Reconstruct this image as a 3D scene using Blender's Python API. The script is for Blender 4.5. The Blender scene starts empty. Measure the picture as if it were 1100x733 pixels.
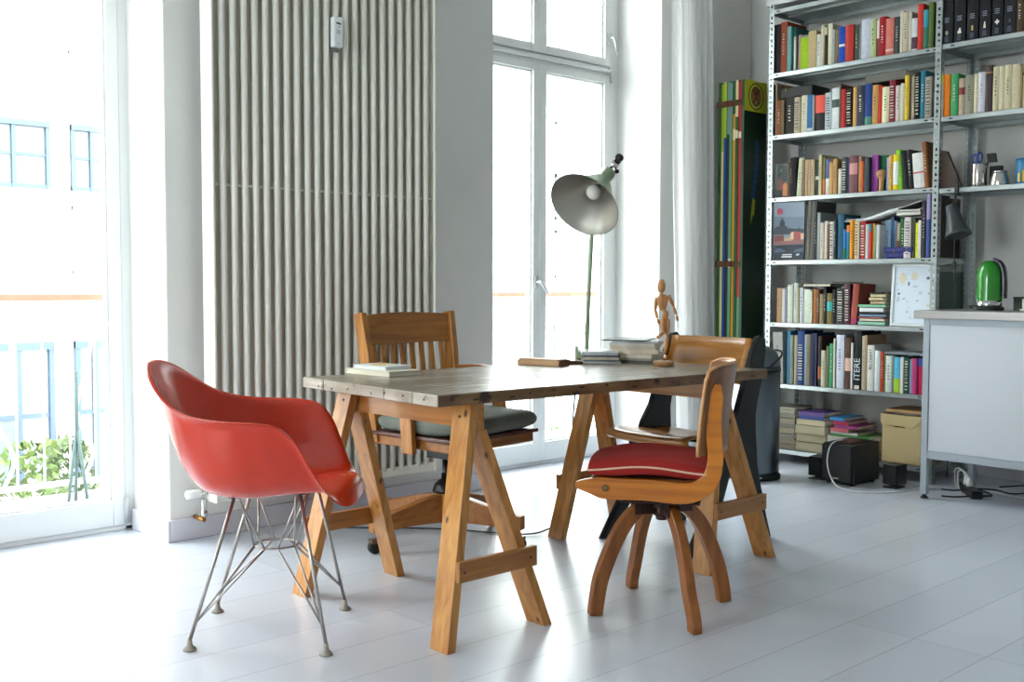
import bpy, bmesh, math, random
from mathutils import Vector, Matrix
random.seed(7)
R = math.radians
sc = bpy.context.scene
col = sc.collection

# ---------------------------------------------------------------- camera, sky, exposure
cam_data = bpy.data.cameras.new('camera')
cam = bpy.data.objects.new('camera', cam_data)
col.objects.link(cam)
sc.camera = cam
cam_data.sensor_width = 36.0
cam_data.sensor_fit = 'HORIZONTAL'
cam_data.lens = 1155.27 * 36.0 / 1100.0
YAW, PITCH, ROLL = 0.7466361, 0.0532735, 0.0025816
fw = Vector((math.sin(YAW) * math.cos(PITCH), math.cos(YAW) * math.cos(PITCH), -math.sin(PITCH)))
rt0 = Vector((math.cos(YAW), -math.sin(YAW), 0))
up0 = rt0.cross(fw)
rt = rt0 * math.cos(ROLL) + up0 * math.sin(ROLL)
up = -rt0 * math.sin(ROLL) + up0 * math.cos(ROLL)
cam.matrix_world = Matrix((( rt.x, up.x, -fw.x, 0), (rt.y, up.y, -fw.y, 0), (rt.z, up.z, -fw.z, 1.08), (0, 0, 0, 1)))
cam_data.clip_end = 300

X0_WALL = -3.0
SKY = 1.0
world = bpy.data.worlds.new('overcast_sky')
sc.world = world
world.use_nodes = True
bg = world.node_tree.nodes['Background']
bg.inputs[0].default_value = (0.95, 0.985, 1.0, 1)
bg.inputs[1].default_value = SKY

sc.view_settings.view_transform = 'Standard'
sc.view_settings.look = 'None'
sc.view_settings.gamma = 1.0
sc.view_settings.use_curve_mapping = False
sc.view_settings.exposure = 4.15
try:
    sc.cycles.use_denoising = True
    sc.cycles.denoiser = 'OPENIMAGEDENOISE'
    sc.cycles.max_bounces = 10
    sc.cycles.diffuse_bounces = 6
    sc.cycles.glossy_bounces = 4
    sc.cycles.transparent_max_bounces = 16
    sc.cycles.sample_clamp_indirect = 6.0
    sc.cycles.caustics_reflective = False
    sc.cycles.caustics_refractive = False
except Exception:
    pass

def portal(name, x0, x1, y, z0, z1):
    l = bpy.data.lights.new(name, 'AREA')
    l.shape = 'RECTANGLE'
    l.size = x1 - x0
    l.size_y = z1 - z0
    l.cycles.is_portal = True
    o = bpy.data.objects.new(name, l)
    o.location = ((x0 + x1) / 2, y, (z0 + z1) / 2)
    o.rotation_euler = (R(-90), 0, 0)
    col.objects.link(o)
    return o

portal('window_portal', 0.66, 1.97, 4.70, 0.0, 3.05)
portal('window_portal', 3.79, 5.10, 4.70, 0.0, 3.05)
portal('window_portal', -2.3, -1.0, 4.70, 0.0, 3.05)

o = portal('window_portal', -0.8, 0.8, 0, 0.6, 2.9)
o.location = (X0_WALL - 0.1, 2.7, 1.75); o.rotation_euler = (R(-90), 0, R(90))  # portal for the added left-wall window

# ---------------------------------------------------------------- materials
def lin(c):
    r = []
    for v in c[:3]:
        v = v / 255.0
        r.append(v / 12.92 if v <= 0.04045 else ((v + 0.055) / 1.055) ** 2.4)
    return tuple(r)

MATS = {}
def mat(name, c, rough=0.5, metal=0.0, noise=0.0, nscale=8.0, coat=0.0, bump=0.0, spec=0.5, var=None, stretch=(1, 1, 1)):
    """principled material; the colour is varied by procedural noise"""
    key = name
    if key in MATS:
        return MATS[key]
    m = bpy.data.materials.new(name)
    m.use_nodes = True
    nt = m.node_tree
    b = nt.nodes['Principled BSDF']
    base = lin(c)
    b.inputs['Roughness'].default_value = rough
    b.inputs['Metallic'].default_value = metal
    b.inputs['Specular IOR Level'].default_value = spec
    if coat:
        b.inputs['Coat Weight'].default_value = coat
        b.inputs['Coat Roughness'].default_value = 0.08
    if noise > 0 or bump > 0:
        tc = nt.nodes.new('ShaderNodeTexCoord')
        mp = nt.nodes.new('ShaderNodeMapping')
        mp.inputs['Scale'].default_value = stretch
        nt.links.new(tc.outputs['Object'], mp.inputs['Vector'])
        n = nt.nodes.new('ShaderNodeTexNoise')
        n.inputs['Scale'].default_value = nscale
        n.inputs['Detail'].default_value = 5
        nt.links.new(mp.outputs[0], n.inputs['Vector'])
        rp = nt.nodes.new('ShaderNodeValToRGB')
        c2 = lin(var) if var else tuple(v * (1 - noise) for v in base)
        c1 = tuple(min(1, v * (1 + noise * 0.5)) for v in base)
        rp.color_ramp.elements[0].position = 0.3
        rp.color_ramp.elements[1].position = 0.7
        rp.color_ramp.elements[0].color = (*c2, 1)
        rp.color_ramp.elements[1].color = (*c1, 1)
        nt.links.new(n.outputs['Fac'], rp.inputs[0])
        nt.links.new(rp.outputs[0], b.inputs['Base Color'])
        if bump > 0:
            bp = nt.nodes.new('ShaderNodeBump')
            bp.inputs['Strength'].default_value = bump
            bp.inputs['Distance'].default_value = 0.01
            nt.links.new(n.outputs['Fac'], bp.inputs['Height'])
            nt.links.new(bp.outputs[0], b.inputs['Normal'])
    else:
        b.inputs['Base Color'].default_value = (*base, 1)
    MATS[key] = m
    return m

def wood(name, c1, c2, rough=0.45, axis='z', scale=1.0, knots=False, coat=0.0):
    """stretched grain with optional knots"""
    if name in MATS:
        return MATS[name]
    m = bpy.data.materials.new(name)
    m.use_nodes = True
    nt = m.node_tree
    b = nt.nodes['Principled BSDF']
    tc = nt.nodes.new('ShaderNodeTexCoord')
    mp = nt.nodes.new('ShaderNodeMapping')
    s = {'x': (2, 40, 40), 'y': (40, 2, 40), 'z': (40, 40, 2)}[axis]
    mp.inputs['Scale'].default_value = tuple(v * scale for v in s)
    nt.links.new(tc.outputs['Object'], mp.inputs['Vector'])
    n = nt.nodes.new('ShaderNodeTexNoise')
    n.inputs['Scale'].default_value = 1.0
    n.inputs['Detail'].default_value = 6
    n.inputs['Distortion'].default_value = 0.6
    nt.links.new(mp.outputs[0], n.inputs['Vector'])
    rp = nt.nodes.new('ShaderNodeValToRGB')
    rp.color_ramp.elements[0].position = 0.32
    rp.color_ramp.elements[1].position = 0.68
    rp.color_ramp.elements[0].color = (*lin(c2), 1)
    rp.color_ramp.elements[1].color = (*lin(c1), 1)
    nt.links.new(n.outputs['Fac'], rp.inputs[0])
    out = rp.outputs[0]
    if knots:
        v = nt.nodes.new('ShaderNodeTexVoronoi')
        v.inputs['Scale'].default_value = 1.0
        mk = nt.nodes.new('ShaderNodeMapping')
        mk.inputs['Scale'].default_value = (13, 13, 8)
        nt.links.new(tc.outputs['Object'], mk.inputs['Vector'])
        nt.links.new(mk.outputs[0], v.inputs['Vector'])
        rk = nt.nodes.new('ShaderNodeValToRGB')
        rk.color_ramp.elements[0].position = 0.06
        rk.color_ramp.elements[1].position = 0.13
        rk.color_ramp.elements[0].color = (0, 0, 0, 1)
        rk.color_ramp.elements[1].color = (1, 1, 1, 1)
        nt.links.new(v.outputs['Distance'], rk.inputs[0])
        mx = nt.nodes.new('ShaderNodeMix')
        mx.data_type = 'RGBA'
        mx.inputs['A'].default_value = (0.09, 0.035, 0.012, 1)
        nt.links.new(rk.outputs[0], mx.inputs['Factor'])
        nt.links.new(out, mx.inputs['B'])
        out = mx.outputs['Result']
    nt.links.new(out, b.inputs['Base Color'])
    b.inputs['Roughness'].default_value = rough
    if coat:
        b.inputs['Coat Weight'].default_value = coat
        b.inputs['Coat Roughness'].default_value = 0.15
    bp = nt.nodes.new('ShaderNodeBump')
    bp.inputs['Strength'].default_value = 0.12
    bp.inputs['Distance'].default_value = 0.004
    nt.links.new(n.outputs['Fac'], bp.inputs['Height'])
    nt.links.new(bp.outputs[0], b.inputs['Normal'])
    MATS[name] = m
    return m

def glass_mat():
    if 'window_glass' in MATS:
        return MATS['window_glass']
    m = bpy.data.materials.new('window_glass')
    m.use_nodes = True
    nt = m.node_tree
    for n in list(nt.nodes):
        nt.nodes.remove(n)
    o = nt.nodes.new('ShaderNodeOutputMaterial')
    mix = nt.nodes.new('ShaderNodeMixShader')
    t = nt.nodes.new('ShaderNodeBsdfTransparent')
    t.inputs[0].default_value = (0.95, 0.975, 0.965, 1)
    g = nt.nodes.new('ShaderNodeBsdfGlossy')
    g.inputs['Roughness'].default_value = 0.02
    f = nt.nodes.new('ShaderNodeLayerWeight')       # reflection grows towards grazing, same from both sides
    pw = nt.nodes.new('ShaderNodeMath'); pw.operation = 'POWER'; pw.inputs[1].default_value = 4.0
    ml = nt.nodes.new('ShaderNodeMath'); ml.operation = 'MULTIPLY_ADD'; ml.inputs[1].default_value = 0.7; ml.inputs[2].default_value = 0.04
    nt.links.new(f.outputs['Facing'], pw.inputs[0]); nt.links.new(pw.outputs[0], ml.inputs[0])
    nt.links.new(ml.outputs[0], mix.inputs[0])
    nt.links.new(t.outputs[0], mix.inputs[1])
    nt.links.new(g.outputs[0], mix.inputs[2])
    nt.links.new(mix.outputs[0], o.inputs[0])
    MATS['window_glass'] = m
    return m

def sheer_mat():
    m = bpy.data.materials.new('sheer_voile')
    m.use_nodes = True
    nt = m.node_tree
    for n in list(nt.nodes):
        nt.nodes.remove(n)
    o = nt.nodes.new('ShaderNodeOutputMaterial')
    t = nt.nodes.new('ShaderNodeBsdfTransparent')
    d = nt.nodes.new('ShaderNodeBsdfDiffuse')
    d.inputs[0].default_value = (0.92, 0.92, 0.92, 1)
    tl = nt.nodes.new('ShaderNodeBsdfTranslucent')
    tl.inputs[0].default_value = (0.96, 0.96, 0.96, 1)
    a = nt.nodes.new('ShaderNodeMixShader')
    a.inputs[0].default_value = 0.5
    b = nt.nodes.new('ShaderNodeMixShader')
    b.inputs[0].default_value = 0.62
    nt.links.new(d.outputs[0], a.inputs[1])
    nt.links.new(tl.outputs[0], a.inputs[2])
    nt.links.new(t.outputs[0], b.inputs[1])
    nt.links.new(a.outputs[0], b.inputs[2])
    nt.links.new(b.outputs[0], o.inputs[0])
    return m

# ---------------------------------------------------------------- object helpers
ROOTM = {}
def tag(o, label=None, cat=None, group=None, kind=None):
    if label: o['label'] = label
    if cat: o['category'] = cat
    if group: o['group'] = group
    if kind: o['kind'] = kind
    return o

def thing(name, label, cat, loc=(0, 0, 0), rz=0.0, group=None, kind=None):
    o = bpy.data.objects.new(name, None)
    o.empty_display_size = 0.05
    col.objects.link(o)
    o.location = loc
    o.rotation_euler = (0, 0, rz)
    ROOTM[o.name] = Matrix.Translation(Vector(loc)) @ Matrix.Rotation(rz, 4, 'Z')
    return tag(o, label, cat, group, kind)

def rootm(o):
    while o.parent is not None:
        o = o.parent
    return ROOTM.get(o.name, Matrix.Identity(4))

class MB:
    """collects shapes that become one mesh object"""
    def __init__(self, local=False):
        self.v = []; self.f = []; self.s = []; self.mi = []
        self.local = local
    def add(self, vs, fs, smooth=False, mi=0):
        n = len(self.v)
        self.v += [Vector(p) for p in vs]
        self.f += [tuple(i + n for i in f) for f in fs]
        self.s += [smooth] * len(fs)
        self.mi += [mi] * len(fs)
        return self
    def box(self, x0, x1, y0, y1, z0, z1, mi=0):
        return self.add([(x0, y0, z0), (x1, y0, z0), (x1, y1, z0), (x0, y1, z0), (x0, y0, z1), (x1, y0, z1), (x1, y1, z1), (x0, y1, z1)],
                        [(0, 3, 2, 1), (4, 5, 6, 7), (0, 1, 5, 4), (1, 2, 6, 5), (2, 3, 7, 6), (3, 0, 4, 7)], False, mi)
    def obox(self, c, a, b, d, mi=0):
        c, a, b, d = Vector(c), Vector(a), Vector(b), Vector(d)
        vs = [c - a - b - d, c + a - b - d, c + a + b - d, c - a + b - d, c - a - b + d, c + a - b + d, c + a + b + d, c - a + b + d]
        return self.add(vs, [(0, 3, 2, 1), (4, 5, 6, 7), (0, 1, 5, 4), (1, 2, 6, 5), (2, 3, 7, 6), (3, 0, 4, 7)], False, mi)
    def plank(self, p, q, wx, wy):
        """board whose ends are cut level: horizontal section wx by wy, swept from p to q"""
        p, q = Vector(p), Vector(q)
        vs = []
        for c in (p, q):
            vs += [c + Vector((-wx / 2, -wy / 2, 0)), c + Vector((wx / 2, -wy / 2, 0)), c + Vector((wx / 2, wy / 2, 0)), c + Vector((-wx / 2, wy / 2, 0))]
        return self.add(vs, [(0, 3, 2, 1), (4, 5, 6, 7), (0, 1, 5, 4), (1, 2, 6, 5), (2, 3, 7, 6), (3, 0, 4, 7)])
    def tube(self, pts, r, n=10, caps=True, closed=False):
        pts = [Vector(p) for p in pts]
        rs = r if isinstance(r, (list, tuple)) else [r] * len(pts)
        N = len(pts)
        vs = []
        ref = None
        for i, p in enumerate(pts):
            if closed:
                t = pts[(i + 1) % N] - pts[i - 1]
            else:
                t = pts[min(i + 1, N - 1)] - pts[max(i - 1, 0)]
            t.normalize()
            if ref is None:
                ref = Vector((0, 0, 1)) if abs(t.z) < 0.9 else Vector((1, 0, 0))
            a = (ref - t * ref.dot(t)).normalized()
            ref = a
            b = t.cross(a)
            for k in range(n):
                w = 2 * math.pi * k / n
                vs.append(p + (a * math.cos(w) + b * math.sin(w)) * rs[i])
        fs = []
        for i in range(N if closed else N - 1):
            j = (i + 1) % N
            for k in range(n):
                l = (k + 1) % n
                fs.append((i * n + k, i * n + l, j * n + l, j * n + k))
        self.add(vs, fs, True)
        if caps and not closed:
            m = len(self.v) - len(vs)
            self.f += [tuple(m + k for k in reversed(range(n))), tuple(m + (N - 1) * n + k for k in range(n))]
            self.s += [False, False]; self.mi += [0, 0]
        return self
    def lathe(self, prof, c=(0, 0, 0), axis=(0, 0, 1), n=28, caps=True, mi=0):
        c = Vector(c); w = Vector(axis).normalized()
        ref = Vector((0, 0, 1)) if abs(w.z) < 0.9 else Vector((1, 0, 0))
        a = (ref - w * ref.dot(w)).normalized(); b = w.cross(a)
        vs = []
        for r, z in prof:
            for k in range(n):
                t = 2 * math.pi * k / n
                vs.append(c + w * z + (a * math.cos(t) + b * math.sin(t)) * max(r, 1e-5))
        fs = []
        for i in range(len(prof) - 1):
            for k in range(n):
                l = (k + 1) % n
                fs.append((i * n + k, i * n + l, (i + 1) * n + l, (i + 1) * n + k))
        self.add(vs, fs, True, mi)
        if caps:
            m = len(self.v) - len(vs); e = (len(prof) - 1) * n
            self.f += [tuple(m + k for k in reversed(range(n))), tuple(m + e + k for k in range(n))]
            self.s += [False, False]; self.mi += [mi, mi]
        return self
    def prism(self, poly, off, mi=0):
        poly = [Vector(p) for p in poly]; off = Vector(off); n = len(poly)
        fs = [tuple(reversed(range(n))), tuple(range(n, 2 * n))]
        fs += [(i, (i + 1) % n, (i + 1) % n + n, i + n) for i in range(n)]
        return self.add(poly + [p + off for p in poly], fs, False, mi)
    def sweep(self, path, side, hw, ht, smooth=False):
        """rectangular bar: half width hw along 'side', half thickness ht across"""
        path = [Vector(p) for p in path]; side = Vector(side).normalized(); N = len(path)
        vs = []
        for i, p in enumerate(path):
            t = (path[min(i + 1, N - 1)] - path[max(i - 1, 0)]).normalized()
            u = side.cross(t).normalized()
            a = hw[i] if isinstance(hw, (list, tuple)) else hw
            b = ht[i] if isinstance(ht, (list, tuple)) else ht
            vs += [p - side * a - u * b, p + side * a - u * b, p + side * a + u * b, p - side * a + u * b]
        fs = [(0, 3, 2, 1), tuple((N - 1) * 4 + k for k in range(4))]
        for i in range(N - 1):
            for k in range(4):
                l = (k + 1) % 4
                fs.append((i * 4 + k, i * 4 + l, (i + 1) * 4 + l, (i + 1) * 4 + k))
        return self.add(vs, fs, smooth)
    def build(self, name, m, parent=None, bevel=0.0, sub=0, solid=0.0, seg=2):
        me = bpy.data.meshes.new(name)
        vs = [v.copy() for v in self.v]
        loc = Vector((0, 0, 0))
        if parent is None:
            xs = [v.x for v in vs]; ys = [v.y for v in vs]; zs = [v.z for v in vs]
            loc = Vector(((min(xs) + max(xs)) / 2, (min(ys) + max(ys)) / 2, min(zs)))
            vs = [v - loc for v in vs]
        elif not self.local:
            inv = rootm(parent).inverted()
            vs = [inv @ v for v in vs]
        me.from_pydata([tuple(v) for v in vs], [], self.f)
        me.polygons.foreach_set('use_smooth', self.s)
        ms = m if isinstance(m, (list, tuple)) else [m]
        for q in ms:
            me.materials.append(q)
        if len(ms) > 1:
            me.polygons.foreach_set('material_index', self.mi)
        bm = bmesh.new(); bm.from_mesh(me)
        bmesh.ops.recalc_face_normals(bm, faces=bm.faces)
        bm.to_mesh(me); bm.free()
        o = bpy.data.objects.new(name, me)
        col.objects.link(o)
        if parent is not None:
            o.parent = parent
        else:
            o.location = loc
            ROOTM[o.name] = Matrix.Translation(loc)
        if solid:
            md = o.modifiers.new('solid', 'SOLIDIFY'); md.thickness = solid; md.offset = 0
        if bevel:
            md = o.modifiers.new('bevel', 'BEVEL'); md.width = bevel; md.segments = seg
            md.limit_method = 'ANGLE'; md.angle_limit = R(40); md.harden_normals = False
        if sub:
            md = o.modifiers.new('sub', 'SUBSURF'); md.levels = sub; md.render_levels = sub
        return o

def struct(o):
    o['kind'] = 'structure'
    return o

def decal(name, origin, uv, vv, nrm, shapes, parent, step=0.00025, start=0.0006):
    """flat printed shapes on a face: shapes = [(colour, [(u, v), ...]), ...] in metres; one mesh"""
    origin, uv, vv, nrm = Vector(origin), Vector(uv), Vector(vv), Vector(nrm)
    mb = MB(); mats = []
    for i, (c, poly) in enumerate(shapes):
        mm = mat('print_%d_%d_%d' % c, c, 0.6)
        if mm not in mats: mats.append(mm)
        mb.add([origin + uv * a + vv * b + nrm * (start + i * step) for a, b in poly], [tuple(range(len(poly)))], False, mats.index(mm))
    if len(mats) == 1: mb.mi = [0] * len(mb.f)
    return mb.build(name, mats, parent)

def text_mesh(name, s, size, m, origin, xdir, ydir, parent, extrude=0.0004):
    """lettering turned into a mesh; baseline starts at origin, runs along xdir, glyph tops towards ydir"""
    cu = bpy.data.curves.new(name, 'FONT')
    cu.body = s; cu.size = size; cu.extrude = extrude
    t = bpy.data.objects.new(name, cu)
    col.objects.link(t)
    dg = bpy.context.evaluated_depsgraph_get()
    me = bpy.data.meshes.new_from_object(t.evaluated_get(dg))
    bpy.data.objects.remove(t)
    x, y = Vector(xdir).normalized(), Vector(ydir).normalized()
    z = x.cross(y)
    M = Matrix(((x.x, y.x, z.x, origin[0]), (x.y, y.y, z.y, origin[1]), (x.z, y.z, z.z, origin[2]), (0, 0, 0, 1)))
    me.transform(rootm(parent).inverted() @ M)
    me.materials.clear(); me.materials.append(m)
    me.name = name
    o = bpy.data.objects.new(name, me)
    col.objects.link(o)
    o.parent = parent
    return o

def circ(cx, cy, rx, ry, n=24, a0=0.0, a1=2 * math.pi):
    full = abs(a1 - a0 - 2 * math.pi) < 1e-6
    m = n if full else n + 1
    return [(cx + rx * math.cos(a0 + (a1 - a0) * i / n), cy + ry * math.sin(a0 + (a1 - a0) * i / n)) for i in range(m)]

def spline(pts, n=8):
    pts = [Vector(p) for p in pts]; out = []
    for i in range(len(pts) - 1):
        p0 = pts[max(i - 1, 0)]; p1 = pts[i]; p2 = pts[i + 1]; p3 = pts[min(i + 2, len(pts) - 1)]
        for k in range(n):
            t = k / n
            out.append(0.5 * ((2 * p1) + (p2 - p0) * t + (2 * p0 - 5 * p1 + 4 * p2 - p3) * t * t + (3 * p1 - p0 - 3 * p2 + p3) * t ** 3))
    out.append(pts[-1])
    return out

# ---------------------------------------------------------------- room shell
PLASTER = mat('white_plaster', (226, 225, 222), 0.85, noise=0.04, nscale=3, bump=0.03)
PAINT = mat('white_gloss_paint', (228, 231, 231), 0.35)
SKIRT = mat('skirting_paint', (214, 214, 222), 0.4)
CEIL = mat('ceiling_plaster', (228, 228, 226), 0.9, noise=0.03, nscale=2)

def floor_mat():
    m = bpy.data.materials.new('white_painted_boards')
    m.use_nodes = True
    nt = m.node_tree
    b = nt.nodes['Principled BSDF']
    tc = nt.nodes.new('ShaderNodeTexCoord')
    mp = nt.nodes.new('ShaderNodeMapping')
    mp.inputs['Location'].default_value = (-0.2, 0.0, 0)
    nt.links.new(tc.outputs['Object'], mp.inputs['Vector'])
    br = nt.nodes.new('ShaderNodeTexBrick')
    br.offset = 0.35; br.offset_frequency = 4
    br.inputs['Scale'].default_value = 1.0
    br.inputs['Brick Width'].default_value = 2.9
    br.inputs['Row Height'].default_value = 0.2195
    br.inputs['Mortar Size'].default_value = 0.0016
    br.inputs['Mortar Smooth'].default_value = 0.3
    br.inputs['Bias'].default_value = -0.3
    br.inputs['Color1'].default_value = (*lin((204, 209, 220)), 1)
    br.inputs['Color2'].default_value = (*lin((196, 201, 213)), 1)
    br.inputs['Mortar'].default_value = (*lin((168, 170, 178)), 1)
    nt.links.new(mp.outputs[0], br.inputs['Vector'])
    n = nt.nodes.new('ShaderNodeTexNoise')
    n.inputs['Scale'].default_value = 1.6; n.inputs['Detail'].default_value = 2
    nt.links.new(tc.outputs['Object'], n.inputs['Vector'])
    rp = nt.nodes.new('ShaderNodeMapRange')
    rp.inputs['From Min'].default_value = 0.35; rp.inputs['From Max'].default_value = 0.65
    rp.inputs['To Min'].default_value = 0.22; rp.inputs['To Max'].default_value = 0.27
    nt.links.new(n.outputs['Fac'], rp.inputs['Value'])
    nt.links.new(rp.outputs[0], b.inputs['Roughness'])
    mx = nt.nodes.new('ShaderNodeMix'); mx.data_type = 'RGBA'; mx.blend_type = 'MULTIPLY'
    mx.inputs['Factor'].default_value = 1.0
    r2 = nt.nodes.new('ShaderNodeMapRange')
    r2.inputs['To Min'].default_value = 0.93; r2.inputs['To Max'].default_value = 1.03
    nt.links.new(n.outputs['Fac'], r2.inputs['Value'])
    nt.links.new(br.outputs['Color'], mx.inputs['A'])
    nt.links.new(r2.outputs[0], mx.inputs['B'])
    nt.links.new(mx.outputs['Result'], b.inputs['Base Color'])
    bp = nt.nodes.new('ShaderNodeBump')
    bp.inputs['Strength'].default_value = 0.25; bp.inputs['Distance'].default_value = 0.002
    bp.invert = True
    nt.links.new(br.outputs['Fac'], bp.inputs['Height'])
    nt.links.new(bp.outputs[0], b.inputs['Normal'])
    b.inputs['Specular IOR Level'].default_value = 0.7
    return m

XW, YW, YF, CZ = 6.06, 4.22, 4.57, 3.3          # rack wall, window wall, window plane, ceiling height
X0, Y0 = -3.0, -3.6
def place0(o):                                   # keep structure meshes in world coordinates for their textures
    return o
fl = MB().box(X0 - 0.2, XW + 0.2, Y0 - 0.2, YF + 0.35, -0.2, 0.0)
f_o = fl.build('floor', floor_mat())
f_o.data.transform(Matrix.Translation(f_o.location)); f_o.location = (0, 0, 0)
struct(f_o)
struct(MB().box(X0 - 0.2, XW + 0.2, Y0 - 0.2, YF + 0.35, CZ, CZ + 0.2).build('ceiling', CEIL))
struct(MB().box(XW, XW + 0.2, Y0, YF + 0.11, 0, CZ).build('wall_right', PLASTER))
wl0 = MB()                                       # left wall, opened for the unseen window added as fill light
wl0.box(X0 - 0.2, X0, Y0, 1.9, 0, CZ).box(X0 - 0.2, X0, 3.5, YF + 0.11, 0, CZ).box(X0 - 0.2, X0, 1.9, 3.5, 2.9, CZ).box(X0 - 0.2, X0, 1.9, 3.5, 0, 0.6)
struct(wl0.build('wall_left', PLASTER))
struct(MB().box(X0, XW, Y0 - 0.2, Y0, 0, CZ).build('wall_front', PLASTER))
WT = 3.08                                        # window head height
wb = MB()
OPEN = [(-2.31, -1.0), (0.66, 1.965), (3.77, 5.13)]
edges = [X0] + [v for o in OPEN for v in o] + [XW]
for i in range(0, len(edges), 2):
    wb.box(edges[i], edges[i + 1], YW, YF + 0.11, 0, WT)
wb.box(X0, XW, YW, YF + 0.11, WT, CZ)
struct(wb.build('wall_back', PLASTER, bevel=0.006))

# skirting boards
for a, b in ((edges[2], edges[3]), (edges[4], edges[5]), (edges[6], edges[7])):
    pass
def skirting(name, segs):
    mb = MB()
    for s in segs: mb.box(*s)
    return struct(mb.build(name, SKIRT, bevel=0.004))
skirting('baseboard_back', [(1.965, 3.77, YW - 0.016, YW, 0, 0.092), (5.13, XW, YW - 0.016, YW, 0, 0.092), (-1.0, 0.66, YW - 0.016, YW, 0, 0.092),
                            (1.95, 1.966, YW - 0.016, YF - 0.01, 0, 0.092), (3.769, 3.785, YW - 0.016, YF - 0.01, 0, 0.092),
                            (5.115, 5.131, YW - 0.016, YF - 0.01, 0, 0.092)])
skirting('baseboard_right', [(XW - 0.016, XW, Y0, YW - 0.016, 0, 0.092)])

# ---------------------------------------------------------------- tall windows
def tall_window(name, x0, x1, detail=True):
    t = bpy.data.objects.new(name, None); col.objects.link(t)
    t.location = ((x0 + x1) / 2, YF, 0); ROOTM[t.name] = Matrix.Translation(t.location)
    t['kind'] = 'structure'
    xm = (x0 + x1) / 2
    fr = MB()                                     # fixed frame and transom
    for a, b in ((x0 - 0.0, x0 + 0.045), (x1 - 0.045, x1)):
        fr.box(a, b, YF, YF + 0.10, 0, WT)
    fr.box(x0, x1, YF, YF + 0.10, WT - 0.05, WT)
    fr.box(x0, x1, YF, YF + 0.10, 0.0, 0.02)
    fr.box(x0 + 0.04, x1 - 0.04, YF - 0.012, YF + 0.09, 2.392, 2.414)
    fr.box(x0 + 0.04, x1 - 0.04, YF + 0.01, YF + 0.10, 2.37, 2.43)
    fr.build('window_frame', PAINT, t, bevel=0.004)
    def sash(a, b, z0, z1, bot, top, l, r):
        s = MB()
        y0, y1 = YF - 0.006, YF + 0.06
        s.box(a, a + l, y0, y1, z0, z1); s.box(b - r, b, y0, y1, z0, z1)
        s.box(a + l, b - r, y0, y1, z0, z0 + bot); s.box(a + l, b - r, y0, y1, z1 - top, z1)
        g0, g1, h0, h1 = a + l, b - r, z0 + bot, z1 - top
        for (p, q, u, v) in ((g0, g0 + 0.01, h0, h1), (g1 - 0.01, g1, h0, h1), (g0, g1, h0, h0 + 0.01), (g0, g1, h1 - 0.01, h1)):
            s.box(p, q, YF + 0.012, YF + 0.05, u, v)
        o = s.build('sash', PAINT, t, bevel=0.003)
        MB().box(a + l, b - r, YF + 0.028, YF + 0.034, z0 + bot, z1 - top).build('pane', glass_mat(), o)
        return o
    e = 0.046
    sash(x0 + e, xm, 0.022, 2.37, 0.113, 0.045, 0.05, 0.053)
    s2 = sash(xm, x1 - e, 0.022, 2.37, 0.113, 0.045, 0.053, 0.05)
    sash(x0 + e, xm, 2.432, 3.03, 0.045, 0.045, 0.05, 0.053)
    s4 = sash(xm, x1 - e, 2.432, 3.03, 0.045, 0.045, 0.053, 0.05)
    H = mat('window_handle_metal', (196, 200, 202), 0.3, 0.6)
    def handle(xc, z, dx, dz):
        h = MB()
        h.box(xc - 0.014, xc + 0.014, YF - 0.014, YF - 0.006, z - 0.035, z + 0.035)
        h.tube([(xc, YF - 0.01, z), (xc, YF - 0.05, z)], 0.008)
        h.tube([(xc, YF - 0.047, z), (xc + dx * 0.5, YF - 0.052, z + dz * 0.5), (xc + dx, YF - 0.05, z + dz)], [0.009, 0.009, 0.007])
        h.build('window_handle', H, t, bevel=0.002)
    handle(xm - 0.03, 1.09, 0.06, -0.07)
    handle(x1 - 0.06, 2.60, 0.03, -0.10)
    hg = MB()
    hg.tube([(x1 - 0.043, YF - 0.012, 0.03), (x1 - 0.043, YF - 0.012, 0.14)], 0.009)
    hg.tube([(x1 - 0.043, YF - 0.012, 2.33), (x1 - 0.043, YF - 0.012, 2.40)], 0.008)
    hg.build('hinge', H, t)
    return t
tall_window('window_1', 0.66, 1.968)
tall_window('window_2', 3.79, 5.10)
tall_window('added_daylight_window', -2.31, -1.0)  # unseen extra window, added to let more daylight in
struct(MB().box(3.765, 3.795, YF + 0.002, YF + 0.11, 0, WT).box(5.095, 5.135, YF + 0.002, YF + 0.11, 0, WT).build('trim_1', PAINT))

sw4 = bpy.data.objects.new('added_fill_window', None); col.objects.link(sw4); sw4.location = (X0, 0, 0.6); ROOTM[sw4.name] = Matrix.Translation(sw4.location); sw4['kind'] = 'structure'  # unseen window added in the left wall for soft fill light
m4 = MB()
for y in (1.9, 2.665, 3.43): m4.box(X0 - 0.15, X0 - 0.08, y, y + 0.07, 0.6, 2.9)
m4.box(X0 - 0.15, X0 - 0.08, 1.9, 3.5, 0.6, 0.67).box(X0 - 0.15, X0 - 0.08, 1.9, 3.5, 2.83, 2.9)
m4.build('window_frame', PAINT, sw4)
MB().box(X0 - 0.12, X0 - 0.114, 1.9, 3.5, 0.6, 2.9).build('pane', glass_mat(), sw4)
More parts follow.
